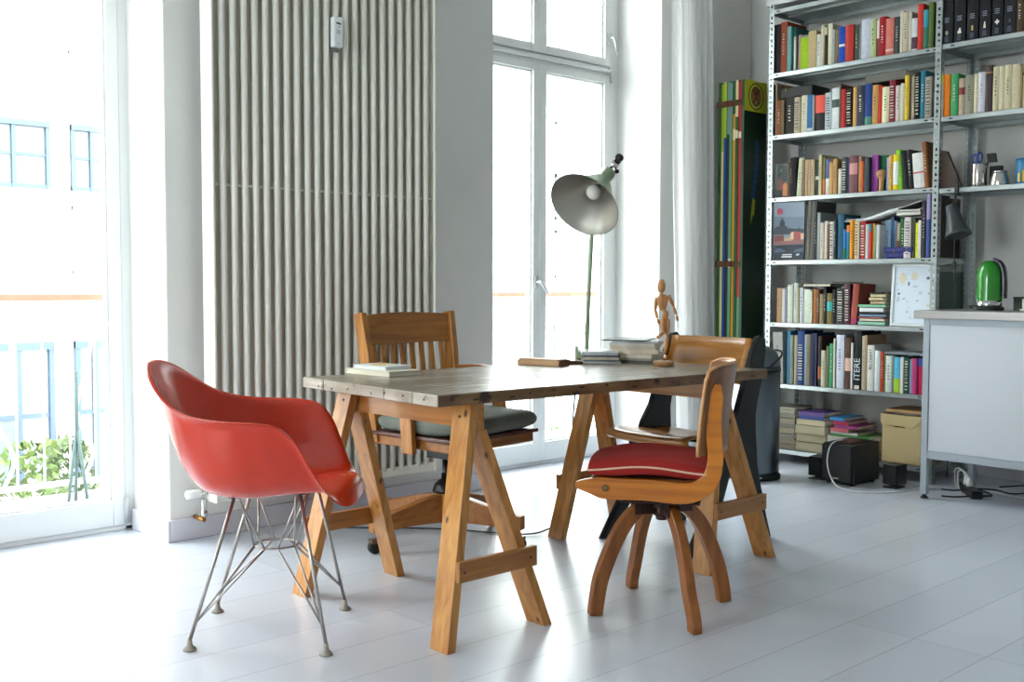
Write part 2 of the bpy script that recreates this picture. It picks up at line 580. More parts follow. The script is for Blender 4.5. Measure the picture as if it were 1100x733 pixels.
# ---------------------------------------------------------------- outside
GROUNDM = mat('courtyard_gravel', (120, 120, 112), 0.9, noise=0.3, nscale=2)
g = MB().box(-40, 60, 5.2, 60, -6.3, -6.0).build('ground', GROUNDM); struct(g)
FAC = mat('pale_render', (216, 214, 208), 0.9, noise=0.04, nscale=0.6)
FRM = mat('blue_grey_window_frames', (50, 64, 76), 0.6)
FRW = mat('pale_blue_window_frames', (50, 66, 96), 0.6)
DG = mat('dark_window_pane', (92, 104, 108), 0.15)
TILE = mat('terracotta_ledge', (120, 58, 40), 0.8, noise=0.2, nscale=6)
bl = thing('apartment_building', 'pale rendered building across the courtyard with tall blue grey windows', 'building', (7, 16, -6))
wl = MB()
wl.box(-14, 34, 16, 17, -6, 7.5)
wl.build('wall', FAC, bl)
def fwin(x0, x1, z0, z1, m=FRM, cols=2, rows=2, th=0.07, pm=None):
    f = MB()
    f.box(x0, x1, 15.9, 15.99, z1 - th * 1.4, z1); f.box(x0, x1, 15.93, 15.99, z0, z0 + th)
    f.box(x0, x0 + th, 15.92, 15.99, z0, z1); f.box(x1 - th, x1, 15.92, 15.99, z0, z1)
    for i in range(1, cols):
        xx = x0 + (x1 - x0) * i / cols
        f.box(xx - th / 2, xx + th / 2, 15.92, 15.99, z0, z1)
    for i in range(1, rows):
        zz = z0 + (z1 - z0) * i / rows
        f.box(x0, x1, 15.94, 15.99, zz - th * 0.4, zz + th * 0.4)
    fo = f.build('window', m, bl)
    MB().box(x0, x1, 15.97, 15.995, z0, z1).build('pane', pm or DGL, fo)
DGL = mat('sky_reflecting_pane', (88, 96, 98), 0.12)
DGP = mat('washed_out_pane', (170, 176, 176), 0.3)
FRP = mat('washed_out_window_frames', (130, 140, 144), 0.6)  # pale frame and pane colours stand in for overexposure
for k, (x0, x1) in enumerate(((4.2, 5.70), (6.0, 6.9), (7.6, 9.1), (9.9, 11.4), (12.2, 13.1), (14.1, 15.1), (16.0, 17.5), (18.4, 19.4), (0.6, 2.6), (-2.6, -1.0), (20.6, 22.0))):
    near = k in (0, 1, 8, 9)                       # the other windows are coloured pale to look blown out by glare
    a_, b_, pm = (FRM, FRW, DGL) if near else (FRP, FRP, DGP)
    fwin(x0, x1, 2.42, 3.38, a_, 3, 2, 0.06, pm)
    fwin(x0, x1, 1.21, 2.2, FRP, 3, 1, 0.04, pm if k > 7 else DGP)
    fwin(x0, x1, -1.9, 0.22, b_, 3, 2, 0.075, pm)
    fwin(x0, x1, 4.4, 5.6, FRP, 3, 2, 0.05, DGP)
    fwin(x0, x1, -5.2, -3.0, FRP, 3, 2, 0.06, DGP)
MB().box(-14, 34, 15.7, 15.99, 0.82, 0.91).build('ledge', TILE, bl)
# shrubs in the courtyard
def shrub(x, y, z0, h, w, c, label, nm='shrub'):
    t = thing(nm, label, 'shrub', (x, y, z0), 0, 'shrubs in the courtyard')
    tr = MB()
    for k in range(5):
        a = k * 1.25
        tr.tube([(x, y, z0), (x + 0.2 * w * math.cos(a), y + 0.2 * w * math.sin(a), z0 + h * 0.4), (x + 0.38 * w * math.cos(a), y + 0.38 * w * math.sin(a), z0 + h * 0.8)], [0.06, 0.035, 0.012], 6)
    tr.build('stem', mat('bark', (84, 70, 56), 0.9), t)
    lv = MB(); rr = random.Random(int(x * 100))
    for k in range(1500):
        a = rr.uniform(0, 6.283); q = rr.random() ** 0.4; zz = rr.uniform(-1, 1)
        rad = w * 0.5 * q * math.sqrt(max(0.05, 1 - zz * zz * 0.8)) * (0.85 + 0.2 * math.sin(3 * a + zz * 4))
        c0 = Vector((x + rad * math.cos(a), y + rad * math.sin(a), z0 + h * (0.6 + 0.4 * zz)))
        u = Vector((rr.uniform(-1, 1), rr.uniform(-1, 1), rr.uniform(-1, 1))).normalized() * 0.075
        v = u.cross(Vector((rr.uniform(-1, 1), rr.uniform(-1, 1), rr.uniform(-1, 1)))).normalized() * 0.035
        lv.add([c0 - u, c0 - v, c0 + u, c0 + v], [(0, 1, 2, 3)])
    lv.build('foliage', mat('leaves_%d_%d' % (c[0], c[1]), c, 0.7, noise=0.5, nscale=3), t)
shrub(4.45, 13.3, -6, 5.15, 1.3, (66, 84, 30), 'sunny green shrub seen low through the left window pane')
shrub(5.35, 14.6, -6, 5.0, 1.0, (60, 74, 40), 'olive green shrub beside the sunny one, right in the left window')
shrub(13.0, 13.0, -6, 4.6, 2.0, (88, 104, 66), 'dull green shrub seen low through the lamp-side window')
# balcony railings
IRON = mat('white_painted_iron', (205, 210, 214), 0.5)
SLAB = mat('balcony_stone', (176, 176, 172), 0.85, noise=0.1)
def railing(x0, x1, label):
    struct(MB().box(x0 - 0.2, x1 + 0.2, YF + 0.115, 5.72, -0.22, -0.03).build('balcony_slab', SLAB))
    t = thing('balcony_railing', label, 'railing', ((x0 + x1) / 2, 5.6, -0.03), 0, 'balcony railings')
    MB().box(x0, x1, 5.585, 5.615, 0.035, 0.06).build('bottom_rail', IRON, t)
    MB().box(x0, x1, 5.57, 5.63, 0.93, 0.96).build('top_rail', IRON, t)
    n = int((x1 - x0) / 0.13)
    for i in range(n + 1):
        xx = x0 + (x1 - x0) * i / n
        MB().tube([(xx, 5.6, 0.05), (xx, 5.6, 0.94)], 0.006, 6).build('baluster', IRON, t)
    for i in range(0, n - 1, 3):
        xx = x0 + (x1 - x0) * (i + 0.5) / n
        pts = spline([(xx, 5.6, 0.06), (xx + 0.05, 5.6, 0.2), (xx - 0.03, 5.6, 0.42), (xx + 0.03, 5.6, 0.65), (xx + 0.07, 5.6, 0.93)], 6)
        MB().tube(pts, 0.01, 6).build('scroll', IRON, t)
    for xx in (x0, x1):
        MB().box(xx - 0.015, xx + 0.015, 5.585, 5.615, -0.03, 0.95).build('post', IRON, t)
        MB().box(xx - 0.01, xx + 0.01, 4.70, 5.6, 0.93, 0.95).build('return_rail', IRON, t)
railing(0.5, 2.6, 'white iron balcony railing with curved bars outside the left window')
railing(3.7, 5.9, 'white iron balcony railing outside the window behind the lamp')

# ---------------------------------------------------------------- radiator
RAD = mat('radiator_enamel', (232, 230, 220), 0.35)
rad = thing('radiator', 'tall cream tubular radiator on the wall between two windows', 'radiator', (2.66, 4.1, 0.15))
RB, RT = 0.172, 2.78
for k in range(22):
    x = 2.142 + 0.0501 * k
    MB().tube([(x, 4.062, RB + 0.03), (x, 4.062, RT - 0.02)], 0.0145, 12).build('tube', RAD, rad)
for k in range(21):
    x = 2.167 + 0.0501 * k
    MB().tube([(x, 4.115, RB + 0.03), (x, 4.115, RT - 0.02)], 0.0145, 8).build('rear_tube', RAD, rad)
for z in (RB + 0.02, RT - 0.03):
    h = MB()
    h.box(2.10, 3.235, 4.05, 4.075, z - 0.02, z + 0.025); h.box(2.10, 3.235, 4.10, 4.13, z - 0.02, z + 0.025)
    h.box(2.10, 3.235, 4.07, 4.11, z - 0.012, z + 0.015)
    h.build('header', RAD, rad, bevel=0.006)
h = MB(); h.box(2.10, 3.235, 4.064, 4.081, 1.479, 1.489); h.build('cross_bar', RAD, rad, bevel=0.002)
h = MB(); h.box(2.10, 3.235, 4.082, 4.088, 0.225, 2.74); h.build('gap_lightening_sheet', mat('radiator_sheet', (206, 202, 184), 0.5), rad)  # pale sheet put close behind the tubes to lighten the shaded gaps
for x0, x1, m in ((2.085, 2.100, RAD), (3.235, 3.247, RAD)):
    s = MB(); s.box(x0, x1, 4.048, 4.135, RB, RT); s.tube([((x0 + x1) / 2, 4.05, RB), ((x0 + x1) / 2, 4.05, RT)], 0.0075, 10)
    s.build('side_panel', m, rad, bevel=0.002)
for x in (2.35, 3.0):
    for z in (0.5, 2.5):
        MB().box(x - 0.015, x + 0.015, 4.12, YW - 0.001, z - 0.03, z + 0.03).build('wall_bracket', RAD, rad)
mt = thing('heat_cost_meter', 'small white heat meter clipped to the radiator tubes', 'meter', (2.678, 4.047, 2.105))
MW = mat('white_plastic', (232, 234, 234), 0.4)
MB().box(2.655, 2.702, 4.015, 4.0470, 2.112, 2.243).build('body', MW, mt, bevel=0.005)
MB().box(2.659, 2.698, 4.0455, 4.0478, 2.095, 2.120).build('bracket', mat('aluminium_strip', (150, 150, 146), 0.35, 0.9), mt)
decal('display', (2.655, 4.015, 2.112), (1, 0, 0), (0, 0, 1), (0, -1, 0),
      [((30, 32, 34), [(0.012, 0.100), (0.036, 0.097), (0.036, 0.104), (0.012, 0.107)]), ((40, 40, 40), circ(0.026, 0.088, 0.003, 0.003, 10)),
       ((205, 208, 208), [(0.010, 0.012), (0.037, 0.012), (0.037, 0.016), (0.010, 0.016)]), ((200, 202, 202), [(0.012, 0.055), (0.034, 0.055), (0.034, 0.075), (0.012, 0.075)])], mt)
vl = thing('radiator_valve', 'white thermostatic valve with brass fitting below the radiator', 'valve', (2.05, 4.12, 0.08))
MB().lathe([(0.008, 0), (0.017, 0.004), (0.019, 0.03), (0.016, 0.062), (0.010, 0.066)], (1.990, 4.12, 0.208), (1, 0, 0), 18).build('thermostat_head', MW, vl)
MB().tube([(2.05, 4.12, 0.205), (2.075, 4.12, 0.205)], 0.009).tube([(2.085, 4.12, 0.205), (2.115, 4.12, 0.205), (2.118, 4.10, 0.19)], 0.008).build('pipe', mat('chrome_fitting', (200, 200, 198), 0.25, 0.9), vl)
MB().lathe([(0.010, 0), (0.016, 0.004), (0.016, 0.022), (0.011, 0.028), (0.011, 0.075)], (2.07, 4.12, 0.108), (0, 0, 1), 6).build('fitting', mat('chrome_fitting', (200, 200, 198), 0.25, 0.9), vl)
MB().tube([(2.07, 4.12, 0.095), (2.07, 4.205, 0.095)], 0.010).build('brass_elbow', mat('brass', (170, 120, 60), 0.35, 0.9), vl)

# ---------------------------------------------------------------- sheer curtain
def curtain():
    NX, NZ = 90, 26
    vs, fs = [], []
    for j in range(NZ + 1):
        z = 0.02 + (CZ - 0.03 - 0.02) * j / NZ
        t = j / NZ
        xl = 5.20 - 0.13 * t ** 1.2; xr = 5.55 - 0.13 * t
        for i in range(NX + 1):
            u = i / NX
            x = xl + (xr - xl) * u
            amp = 0.012 + 0.024 * (1 - t) * (0.6 + 0.4 * math.sin(5 * u + 1)) + 0.01
            y = 4.09 + amp * math.sin(u * 2 * math.pi * 7.5 + 0.9 * math.sin(2.2 * t + u * 3)) + 0.012 * math.sin(3 * t + 9 * u)
            vs.append((x, y, z))
    for j in range(NZ):
        for i in range(NX):
            a = j * (NX + 1) + i
            fs.append((a, a + 1, a + NX + 2, a + NX + 1))
    return MB().add(vs, fs, True).build('curtain', sheer_mat())
tag(curtain(), 'sheer white curtain gathered at the right side of the window behind the lamp', 'curtain')

tp = thing('folded_stand', 'dark teal folded tripod stand outside the left window', 'stand', (2.035, 5.40, -0.03))
TEAL = mat('dark_teal_metal', (70, 90, 90), 0.6)
for (x, y) in ((1.985, 5.40), (2.068, 5.36), (2.045, 5.46)):
    MB().tube([(2.035, 5.40, 0.36), (x, y, -0.03)], 0.009, 8).build('leg', TEAL, tp)
MB().tube([(2.035, 5.40, 0.34), (2.035, 5.40, 0.64)], 0.011, 8).build('pole', TEAL, tp)
# ---------------------------------------------------------------- table top on trestles
def tabletop_mat(name, c1, c2, c3, axis='x', rough=0.3):
    m = bpy.data.materials.new(name); m.use_nodes = True; nt = m.node_tree
    b = nt.nodes['Principled BSDF']
    tc = nt.nodes.new('ShaderNodeTexCoord')
    def noise(sc3, det, lo, hi, dist=0.0):
        mp = nt.nodes.new('ShaderNodeMapping'); mp.inputs['Scale'].default_value = sc3
        nt.links.new(tc.outputs['Object'], mp.inputs['Vector'])
        n = nt.nodes.new('ShaderNodeTexNoise'); n.inputs['Scale'].default_value = 1; n.inputs['Detail'].default_value = det
        n.inputs['Distortion'].default_value = dist
        nt.links.new(mp.outputs[0], n.inputs['Vector'])
        r = nt.nodes.new('ShaderNodeMapRange'); r.inputs['From Min'].default_value = lo; r.inputs['From Max'].default_value = hi
        nt.links.new(n.outputs['Fac'], r.inputs['Value'])
        return r.outputs[0]
    s = {'x': (3, 45, 45), 'y': (45, 3, 45)}[axis]
    g = noise(s, 8, 0.35, 0.65, 0.4)
    p = noise((5, 5, 5), 4, 0.4, 0.6)
    st = noise((14, 14, 14), 6, 0.60, 0.68)
    def mix(f, a, bb):
        mx = nt.nodes.new('ShaderNodeMix'); mx.data_type = 'RGBA'
        nt.links.new(f, mx.inputs['Factor'])
        for k, v in (('A', a), ('B', bb)):
            if isinstance(v, tuple): mx.inputs[k].default_value = (*lin(v), 1)
            else: nt.links.new(v, mx.inputs[k])
        return mx.outputs['Result']
    a = mix(g, c1, c2)
    a = mix(p, a, mix(g, c2, c2))
    a = mix(st, a, c3)
    nt.links.new(a, b.inputs['Base Color'])
    b.inputs['Roughness'].default_value = rough
    bp = nt.nodes.new('ShaderNodeBump'); bp.inputs['Strength'].default_value = 0.25; bp.inputs['Distance'].default_value = 0.004
    nt.links.new(g, bp.inputs['Height']); nt.links.new(bp.outputs[0], b.inputs['Normal'])
    return m
TZ, TT = 0.752, 0.036
ta = R(-2.9)
tu = Vector((math.cos(ta), math.sin(ta), 0)); tv = Vector((-math.sin(ta), math.cos(ta), 0))
TA = Vector((1.972, 2.452, 0)); TL, TW = 1.573, 0.80
tab = thing('tabletop', 'long weathered plank tabletop resting on two pine trestles', 'table top', (*(TA + tu * TL / 2 + tv * TW / 2).to_2d(), TZ - TT), ta)
TOPM = tabletop_mat('weathered_varnished_planks', (156, 146, 128), (112, 101, 85), (74, 60, 48), 'x', 0.24)
ENDM = tabletop_mat('worn_painted_end_grain', (206, 200, 188), (150, 140, 126), (70, 50, 36), 'y', 0.7)
EDGM = tabletop_mat('worn_long_edge', (142, 110, 76), (100, 72, 46), (48, 32, 20), 'x', 0.5)
ws = [0.0, 0.13, 0.285, 0.50, 0.66, 0.80]
for i in range(5):
    mb = MB(local=True)
    y0, y1 = ws[i] - TW / 2 + 0.0006, ws[i + 1] - TW / 2 - 0.0006
    if i == 0: y0 = ws[0] - TW / 2
    mb.box(-TL / 2 + 0.004, TL / 2, y0 + (0.004 if i == 0 else 0), y1, 0, TT)
    mb.build('plank', TOPM, tab, bevel=0.0015)
    e = MB(local=True); j = 0.0015 * ((i * 7) % 3)
    e.box(-TL / 2 - j, -TL / 2 + 0.004, y0, y1, 0.0005, TT - 0.0005)
    e.build('end_grain', ENDM, tab, bevel=0.004)
e = MB(local=True); e.box(-TL / 2 + 0.004, TL / 2, -TW / 2, -TW / 2 + 0.004, 0.0005, TT - 0.0005)
e.build('front_edge', EDGM, tab, bevel=0.002)
# dark nail holes and knots on the two visible edges
holes = MB(local=True)
rr = random.Random(5)
for k in range(7):
    y = -TW / 2 + 0.06 + k * 0.105 + rr.uniform(-.02, .02); z = rr.uniform(0.008, 0.022)
    holes.lathe([(0.0035, 0), (0.0035, 0.0012)], (-TL / 2 - 0.0035, y, z), (1, 0, 0), 10)
for k in range(14):
    x = -TL / 2 + 0.05 + k * 0.11 + rr.uniform(-.03, .03); z = rr.uniform(0.01, 0.026)
    holes.obox((x, -TW / 2 - 0.0002, z), (rr.uniform(0.003, 0.012), 0, 0), (0, 0.0006, 0), (0, 0, 0.0022))
ho = holes.build('nail_holes', mat('dark_crack', (34, 26, 22), 0.9), tab)
ho['kind'] = 'stuff'

PINE = wood('honey_pine', (206, 148, 78), (170, 108, 46), 0.42, 'z', 1.0, knots=True, coat=0.15)
PINEY = wood('honey_pine_across', (202, 140, 72), (164, 102, 44), 0.42, 'y', 1.0, coat=0.15)
PINEX = wood('honey_pine_rail', (184, 124, 60), (142, 88, 38), 0.42, 'x', 1.0, coat=0.15)
def trestle(xc, label, fl=0.0):
    t = thing('trestle', label, 'trestle', (xc, 2.80, 0), 0, 'pine trestles under the table')
    zb = TZ - TT - 0.001
    b = MB(); b.box(xc - 0.010, xc + 0.022, 2.472, 3.165, zb - 0.082, zb); b.build('beam', PINEY, t, bevel=0.002)
    for yc, sgn in ((2.421, -1), (3.192, 1)):
        yt = 2.462 + 0.04 if sgn < 0 else 3.13
        a = MB(); a.plank((xc - 0.185, yc, 0), (xc - 0.026, yt, zb), 0.032, 0.082); a.build('leg', PINE, t, bevel=0.002)
        # the second leg stops under the beam
        zt = zb - 0.0825
        a = MB(); a.plank((xc + 0.212, yc, 0), (xc + 0.006, yt, zt), 0.034, 0.082); a.build('leg', PINE, t, bevel=0.002)
        # cross board on the outer faces of the two legs
        z0, z1 = 0.200, 0.262
        f0 = 0.23 / zb
        yo = yc + (yt - yc) * f0 + sgn * (0.041 + 0.011)
        xl = xc - 0.185 + 0.159 * f0 - 0.016; xr = xc + 0.212 - 0.206 * 0.23 / zt + 0.03
        a = MB(); a.box(xl, xr, yo - 0.010, yo + 0.010, z0, z1); a.build('cross_board', PINEX, t, bevel=0.002)
        s = MB()
        for q in (0.23,):
            s.lathe([(0.004, 0), (0.004, 0.0015)], (xl + 0.02, yo - sgn * -0.010, q), (0, sgn, 0), 10)
            s.lathe([(0.004, 0), (0.004, 0.0015)], (xr - 0.03, yo - sgn * -0.010, q), (0, sgn, 0), 10)
        s.lathe([(0.005, 0), (0.005, 0.002)], (xc - 0.051, yt, zb - 0.04), (-1, 0, 0.2), 10)
        s.build('screw', mat('dark_screw', (60, 48, 40), 0.5, 0.6), t)
    return t
trestle(2.150, 'pine trestle under the left end of the table')
trestle(3.402, 'pine trestle under the right end of the table')

# ---------------------------------------------------------------- things on the table
def slab_book(mb, cx, cy, rz, w, d, z0, h, mi=0):
    u = Vector((math.cos(rz), math.sin(rz), 0)); v = Vector((-math.sin(rz), math.cos(rz), 0))
    mb.obox((cx, cy, z0 + h / 2), u * w / 2, v * d / 2, (0, 0, h / 2), mi)
def flat_book(name, label, cx, cy, rz, w, d, z0, h, cover, pages, group, cat='book', cv=0.0025, spine=True):
    """closed book lying flat: two boards and a spine (on -x side), page block inside"""
    u = Vector((math.cos(rz), math.sin(rz), 0)); v = Vector((-math.sin(rz), math.cos(rz), 0))
    t = thing(name, label, cat, (cx, cy, z0), rz, group)
    c = MB(local=True)
    c.box(-w / 2, w / 2, -d / 2, d / 2, 0, cv); c.box(-w / 2, w / 2, -d / 2, d / 2, h - cv, h)
    if spine: c.box(-w / 2, -w / 2 + cv, -d / 2, d / 2, 0, h)
    c.build('cover', cover, t, bevel=0.0007)
    p = MB(local=True); i = 0.004
    p.box(-w / 2 + (cv if spine else i), w / 2 - i, -d / 2 + i, d / 2 - i, cv, h - cv)
    p.build('pages', pages, t)
    return t
PG = mat('cream_pages', (226, 220, 204), 0.9, noise=0.12, nscale=300, stretch=(0.02, 0.02, 1))
PW = mat('white_pages', (232, 232, 228), 0.9, noise=0.10, nscale=300, stretch=(0.02, 0.02, 1))
G2 = 'books near the left end of the table'
flat_book('book', 'cream paperback lying under the smaller white book, left end of the table', 2.300, 3.175, R(-86), 0.245, 0.150, TZ, 0.018, mat('cover_cream', (214, 206, 186), 0.5), PG, G2)
b2 = flat_book('book', 'smaller white book with a yellow patch, on top of the cream paperback', 2.312, 3.195, R(-86), 0.185, 0.125, TZ + 0.018, 0.013, mat('cover_pale_blue', (206, 212, 218), 0.4), PW, G2)
decal('cover_print', (2.312, 3.195, TZ + 0.031), (1, 0, 0), (0, 1, 0), (0, 0, 1), [((214, 190, 60), [(-0.045, -0.02), (0.045, -0.02), (0.045, 0.03), (-0.045, 0.03)]), ((190, 90, 50), [(-0.01, 0.035), (0.04, 0.035), (0.04, 0.055), (-0.01, 0.055)])], b2)
# two small wooden boxes
WB = wood('light_box_wood', (196, 156, 118), (168, 126, 90), 0.5, 'x')
WBD = wood('dark_box_wood', (120, 72, 44), (92, 52, 32), 0.5, 'x')
bx = thing('wooden_box', 'long flat light wooden box lying near the middle of the table', 'box', (3.045, 3.105, TZ), R(-78))
MB(local=True).box(-0.100, 0.100, -0.040, 0.040, 0.0, 0.020).build('body', WB, bx, bevel=0.002)
MB(local=True).box(-0.094, 0.094, -0.037, 0.037, 0.020, 0.026).build('lid', WB, bx, bevel=0.002)
MB(local=True).box(0.100, 0.104, -0.038, 0.038, 0.001, 0.024).build('end_panel', WBD, bx, bevel=0.001)
bd = thing('wooden_block', 'small dark wooden block between the light box and the magazines', 'block', (3.165, 3.050, TZ), R(-30))
MB(local=True).box(-0.035, 0.035, -0.02, 0.02, 0.0, 0.012).build('body', WBD, bd, bevel=0.002)
MB(local=True).box(-0.028, 0.028, -0.012, 0.012, 0.012, 0.015).build('lid', WBD, bd, bevel=0.001)
# magazine piles
rr = random.Random(11)
def magazine(cx, cy, rz, w, d, z0, h, c, label, group, nm='magazine'):
    t = thing(nm, label, 'magazine', (cx, cy, z0), rz, group)
    cm = mat('magazine_cover_%d_%d_%d' % c, c, 0.25, noise=0.35, nscale=14)
    k = MB(local=True); th = 0.0006
    k.box(-w / 2, w / 2, -d / 2, d / 2, 0, th); k.box(-w / 2, w / 2, -d / 2, d / 2, h - th, h); k.box(-w / 2, -w / 2 + th, -d / 2, d / 2, 0, h)
    k.build('cover', cm, t)
    MB(local=True).box(-w / 2 + th, w / 2 - 0.001, -d / 2 + 0.001, d / 2 - 0.001, th, h - th).build('pages', PW, t)
    return t
cols1 = [(196, 200, 200), (120, 128, 132), (206, 196, 176), (90, 92, 96), (180, 186, 196), (222, 226, 228)]
names1 = ['bottom magazine', 'second magazine from the bottom', 'third magazine from the bottom', 'fourth magazine from the bottom', 'magazine second from the top', 'topmost pale blue magazine']
z = TZ
for i in range(6):
    h = [0.008, 0.007, 0.011, 0.007, 0.009, 0.007][i]
    magazine(3.352 + rr.uniform(-.008, .008), 3.070 + rr.uniform(-.01, .01), R(42 + rr.uniform(-7, 7)), 0.205, 0.150, z, h, cols1[i], names1[i] + ' of the low pile in front of the lamp', 'low magazine pile on the table')
    z += h
cols2 = [(96, 94, 92), (150, 146, 138), (208, 196, 176), (216, 204, 186), (198, 186, 168), (206, 202, 196), (190, 196, 200), (70, 72, 76)]
hh = [0.011, 0.010, 0.017, 0.018, 0.016, 0.010, 0.008, 0.005]
nm2 = ['bottom dark grey', 'second from bottom grey', 'third from bottom thick cream', 'fourth from bottom thick cream', 'middle thick tan', 'light grey third from top', 'pale blue second from top', 'topmost dark thin']
z = TZ
for i in range(8):
    magazine(3.500 + rr.uniform(-.008, .008) - (0.02 if i == 7 else 0), 3.00 + rr.uniform(-.006, .006) + (0.03 if i == 7 else 0), R(33 + rr.uniform(-6, 6)), 0.25 - (0.02 if i > 5 else 0), 0.19, z, hh[i], cols2[i], nm2[i] + ' magazine of the tall pile right of the lamp', 'tall magazine pile on the table')
    z += hh[i]

# ---------------------------------------------------------------- clamp lamp
RZ = -YAW
GREEN = mat('sage_green_enamel', (146, 166, 132), 0.38, noise=0.08, nscale=20, coat=0.2)
DKM = mat('dark_oiled_metal', (42, 38, 36), 0.4, 0.7)
CHR = mat('chrome', (210, 210, 210), 0.15, 1.0)
lp = thing('clamp_lamp', 'green enamel clamp lamp with a wide shade on the rear table edge', 'lamp', (3.395, 3.185, 0.66), RZ)
L0 = -0.66                                        # heights below are above the floor
def lz(x, y, z): return (x, y, z + L0)
m = MB(local=True)
m.box(-0.050, 0.010, -0.02, 0.03, 0.757 + L0, 0.787 + L0); m.box(-0.055, -0.042, -0.012, 0.035, 0.70 + L0, 0.812 + L0)
m.box(-0.05, 0.006, 0.02, 0.032, 0.68 + L0, 0.79 + L0); m.box(-0.04, 0.0, -0.03, 0.03, 0.68 + L0, 0.69 + L0)
m.build('clamp', GREEN, lp, bevel=0.003)
MB(local=True).tube([lz(-0.02, -0.01, 0.665), lz(-0.02, -0.01, 0.716)], 0.006).lathe([(0.016, 0), (0.016, 0.006)], lz(-0.02, -0.01, 0.662)).build('clamp_screw', CHR, lp)
MB(local=True).tube([lz(-0.006, 0, 0.785), lz(0.000, 0, 1.0), lz(0.013, 0.004, 1.285), lz(0.022, 0.01, 1.47)], 0.0095, 14).build('pole', GREEN, lp)
MB(local=True).box(-0.016, -0.004, -0.008, 0.008, 0.86 + L0, 0.872 + L0).build('cable_clip', GREEN, lp, bevel=0.002)
MB(local=True).lathe([(0.016, -0.012), (0.016, 0.012)], lz(0.022, 0.01, 1.475), (0, 1, 0), 16).tube([lz(0.022, 0.012, 1.475), lz(0.06, 0.03, 1.53), lz(0.108, 0.03, 1.596)], 0.007).build('arm', DKM, lp)
j = MB(local=True)
j.lathe([(0.006, -0.016), (0.016, -0.014), (0.016, 0.014), (0.006, 0.016)], lz(0.131, 0.012, 1.622), (0.3, 1, 0), 16)
j.tube([lz(0.131, 0.02, 1.622), lz(0.113, 0.02, 1.603), lz(0.104, 0.016, 1.585)], 0.010)
j.obox(lz(0.115, 0.018, 1.598), (0.014, 0, 0.012), (0, 0.012, 0), (-0.008, 0, 0.009))
j.build('joint', DKM, lp)
MB(local=True).lathe([(0.013, -0.018), (0.013, 0.018)], lz(0.108, 0.004, 1.590), (0.75, 0, -0.55), 14).build('chrome_swivel', CHR, lp)
MB(local=True).lathe([(0.009, -0.006), (0.009, 0.006)], lz(0.119, 0.0, 1.562), (0.6, -0.6, 0.2), 12).build('wing_nut', DKM, lp)
NECK = Vector(lz(0.085, 0.012, 1.560)); AX = Vector((-0.470, -0.620, -0.625)).normalized()
prof = [(0.020, 0.0), (0.030, 0.003), (0.031, 0.05), (0.034, 0.062), (0.046, 0.080), (0.062, 0.106), (0.082, 0.143), (0.108, 0.182), (0.134, 0.216), (0.154, 0.240), (0.1555, 0.244)]
MB(local=True).lathe(prof, NECK, AX, 56, caps=False).build('shade', GREEN, lp, solid=0.0012)
ALU = mat('matte_aluminium_reflector', (186, 182, 174), 0.36, 0.85)
profi = [(r - 0.0022, z + 0.0005) for r, z in prof[2:]]
profi = [(0.004, 0.052)] + profi
MB(local=True).lathe(profi, NECK, AX, 56, caps=False).build('reflector', ALU, lp)
MB(local=True).lathe([(0.015, 0.05), (0.015, 0.105)], NECK, AX, 18).build('bulb_socket', mat('porcelain', (200, 196, 188), 0.4), lp)
bp_ = [(0.013, 0.102), (0.017, 0.112)] + [(0.033 * math.sin(a), 0.148 - 0.033 * math.cos(a)) for a in [0.6 + i * (math.pi - 0.62) / 12 for i in range(13)]]
MB(local=True).lathe(bp_, NECK, AX, 28).build('light_bulb', mat('frosted_bulb', (236, 232, 226), 0.25), lp)
# cable hanging from the clamp and along the floor
tag(MB().tube(spline([(3.36, 3.215, 0.70), (3.36, 3.24, 0.45), (3.365, 3.23, 0.2), (3.33, 3.24, 0.08), (3.24, 3.27, 0.02), (3.12, 3.33, 0.006), (2.95, 3.62, 0.006), (2.72, 3.86, 0.006), (2.52, 4.05, 0.006)], 8), 0.0035, 8).build('lamp_cable', mat('black_cable', (22, 22, 24), 0.5)),
    'thin black lamp cable hanging behind the table and running over the floor', 'cable')

# ---------------------------------------------------------------- wooden artist's mannequin
MAN = wood('mannequin_beech', (196, 140, 84), (168, 110, 60), 0.4, 'z', 2.0, coat=0.2)
mn = thing('artist_mannequin', 'small jointed wooden mannequin on one leg atop a round base', 'mannequin', (3.379, 2.754, TZ), RZ)
def mp_(x, z, y=0.0): return Vector((x - 0.609, y, z - TZ))
def limb(name, p, q, r0, rm, r1):
    p, q = Vector(p), Vector(q); d = q - p; L = d.length; n = 9
    prof = []
    for i in range(n + 1):
        t = i / n
        r = (r0 * (1 - t) + r1 * t) + (rm - (r0 + r1) / 2) * math.sin(math.pi * t)
        e = min(t, 1 - t) * 6
        prof.append((r * (min(1, math.sqrt(max(0, e * (2 - e)))) if e < 1 else 1) + 0.0004, t * L))
    MB(local=True).lathe(prof, p, d.normalized(), 16).build(name, MAN, mn)
def ball(name, p, r):
    MB(local=True).lathe([(r * math.sin(math.pi * i / 8), -r * math.cos(math.pi * i / 8)) for i in range(9)], p, (0, 0, 1), 14).build(name, MAN, mn)
MB(local=True).lathe([(0.040, 0), (0.042, 0.002), (0.042, 0.017), (0.040, 0.019)], (0, 0, 0), (0, 0, 1), 36).build('round_base', wood('mannequin_base_wood', (176, 128, 84), (136, 92, 54), 0.45, 'x'), mn)
MB(local=True).tube([(0.004, 0.012, 0.018), (0.008, 0.02, 0.10), (0.006, 0.012, 0.175)], 0.0018, 8).build('support_rod', CHR, mn)
MB(local=True).lathe([(0.004, 0), (0.012, 0.004), (0.0155, 0.014), (0.0165, 0.026), (0.0135, 0.040), (0.008, 0.052), (0.001, 0.054)], mp_(0.597, 1.046, 0.0), (0.02, -0.05, 1), 20).build('head', MAN, mn)
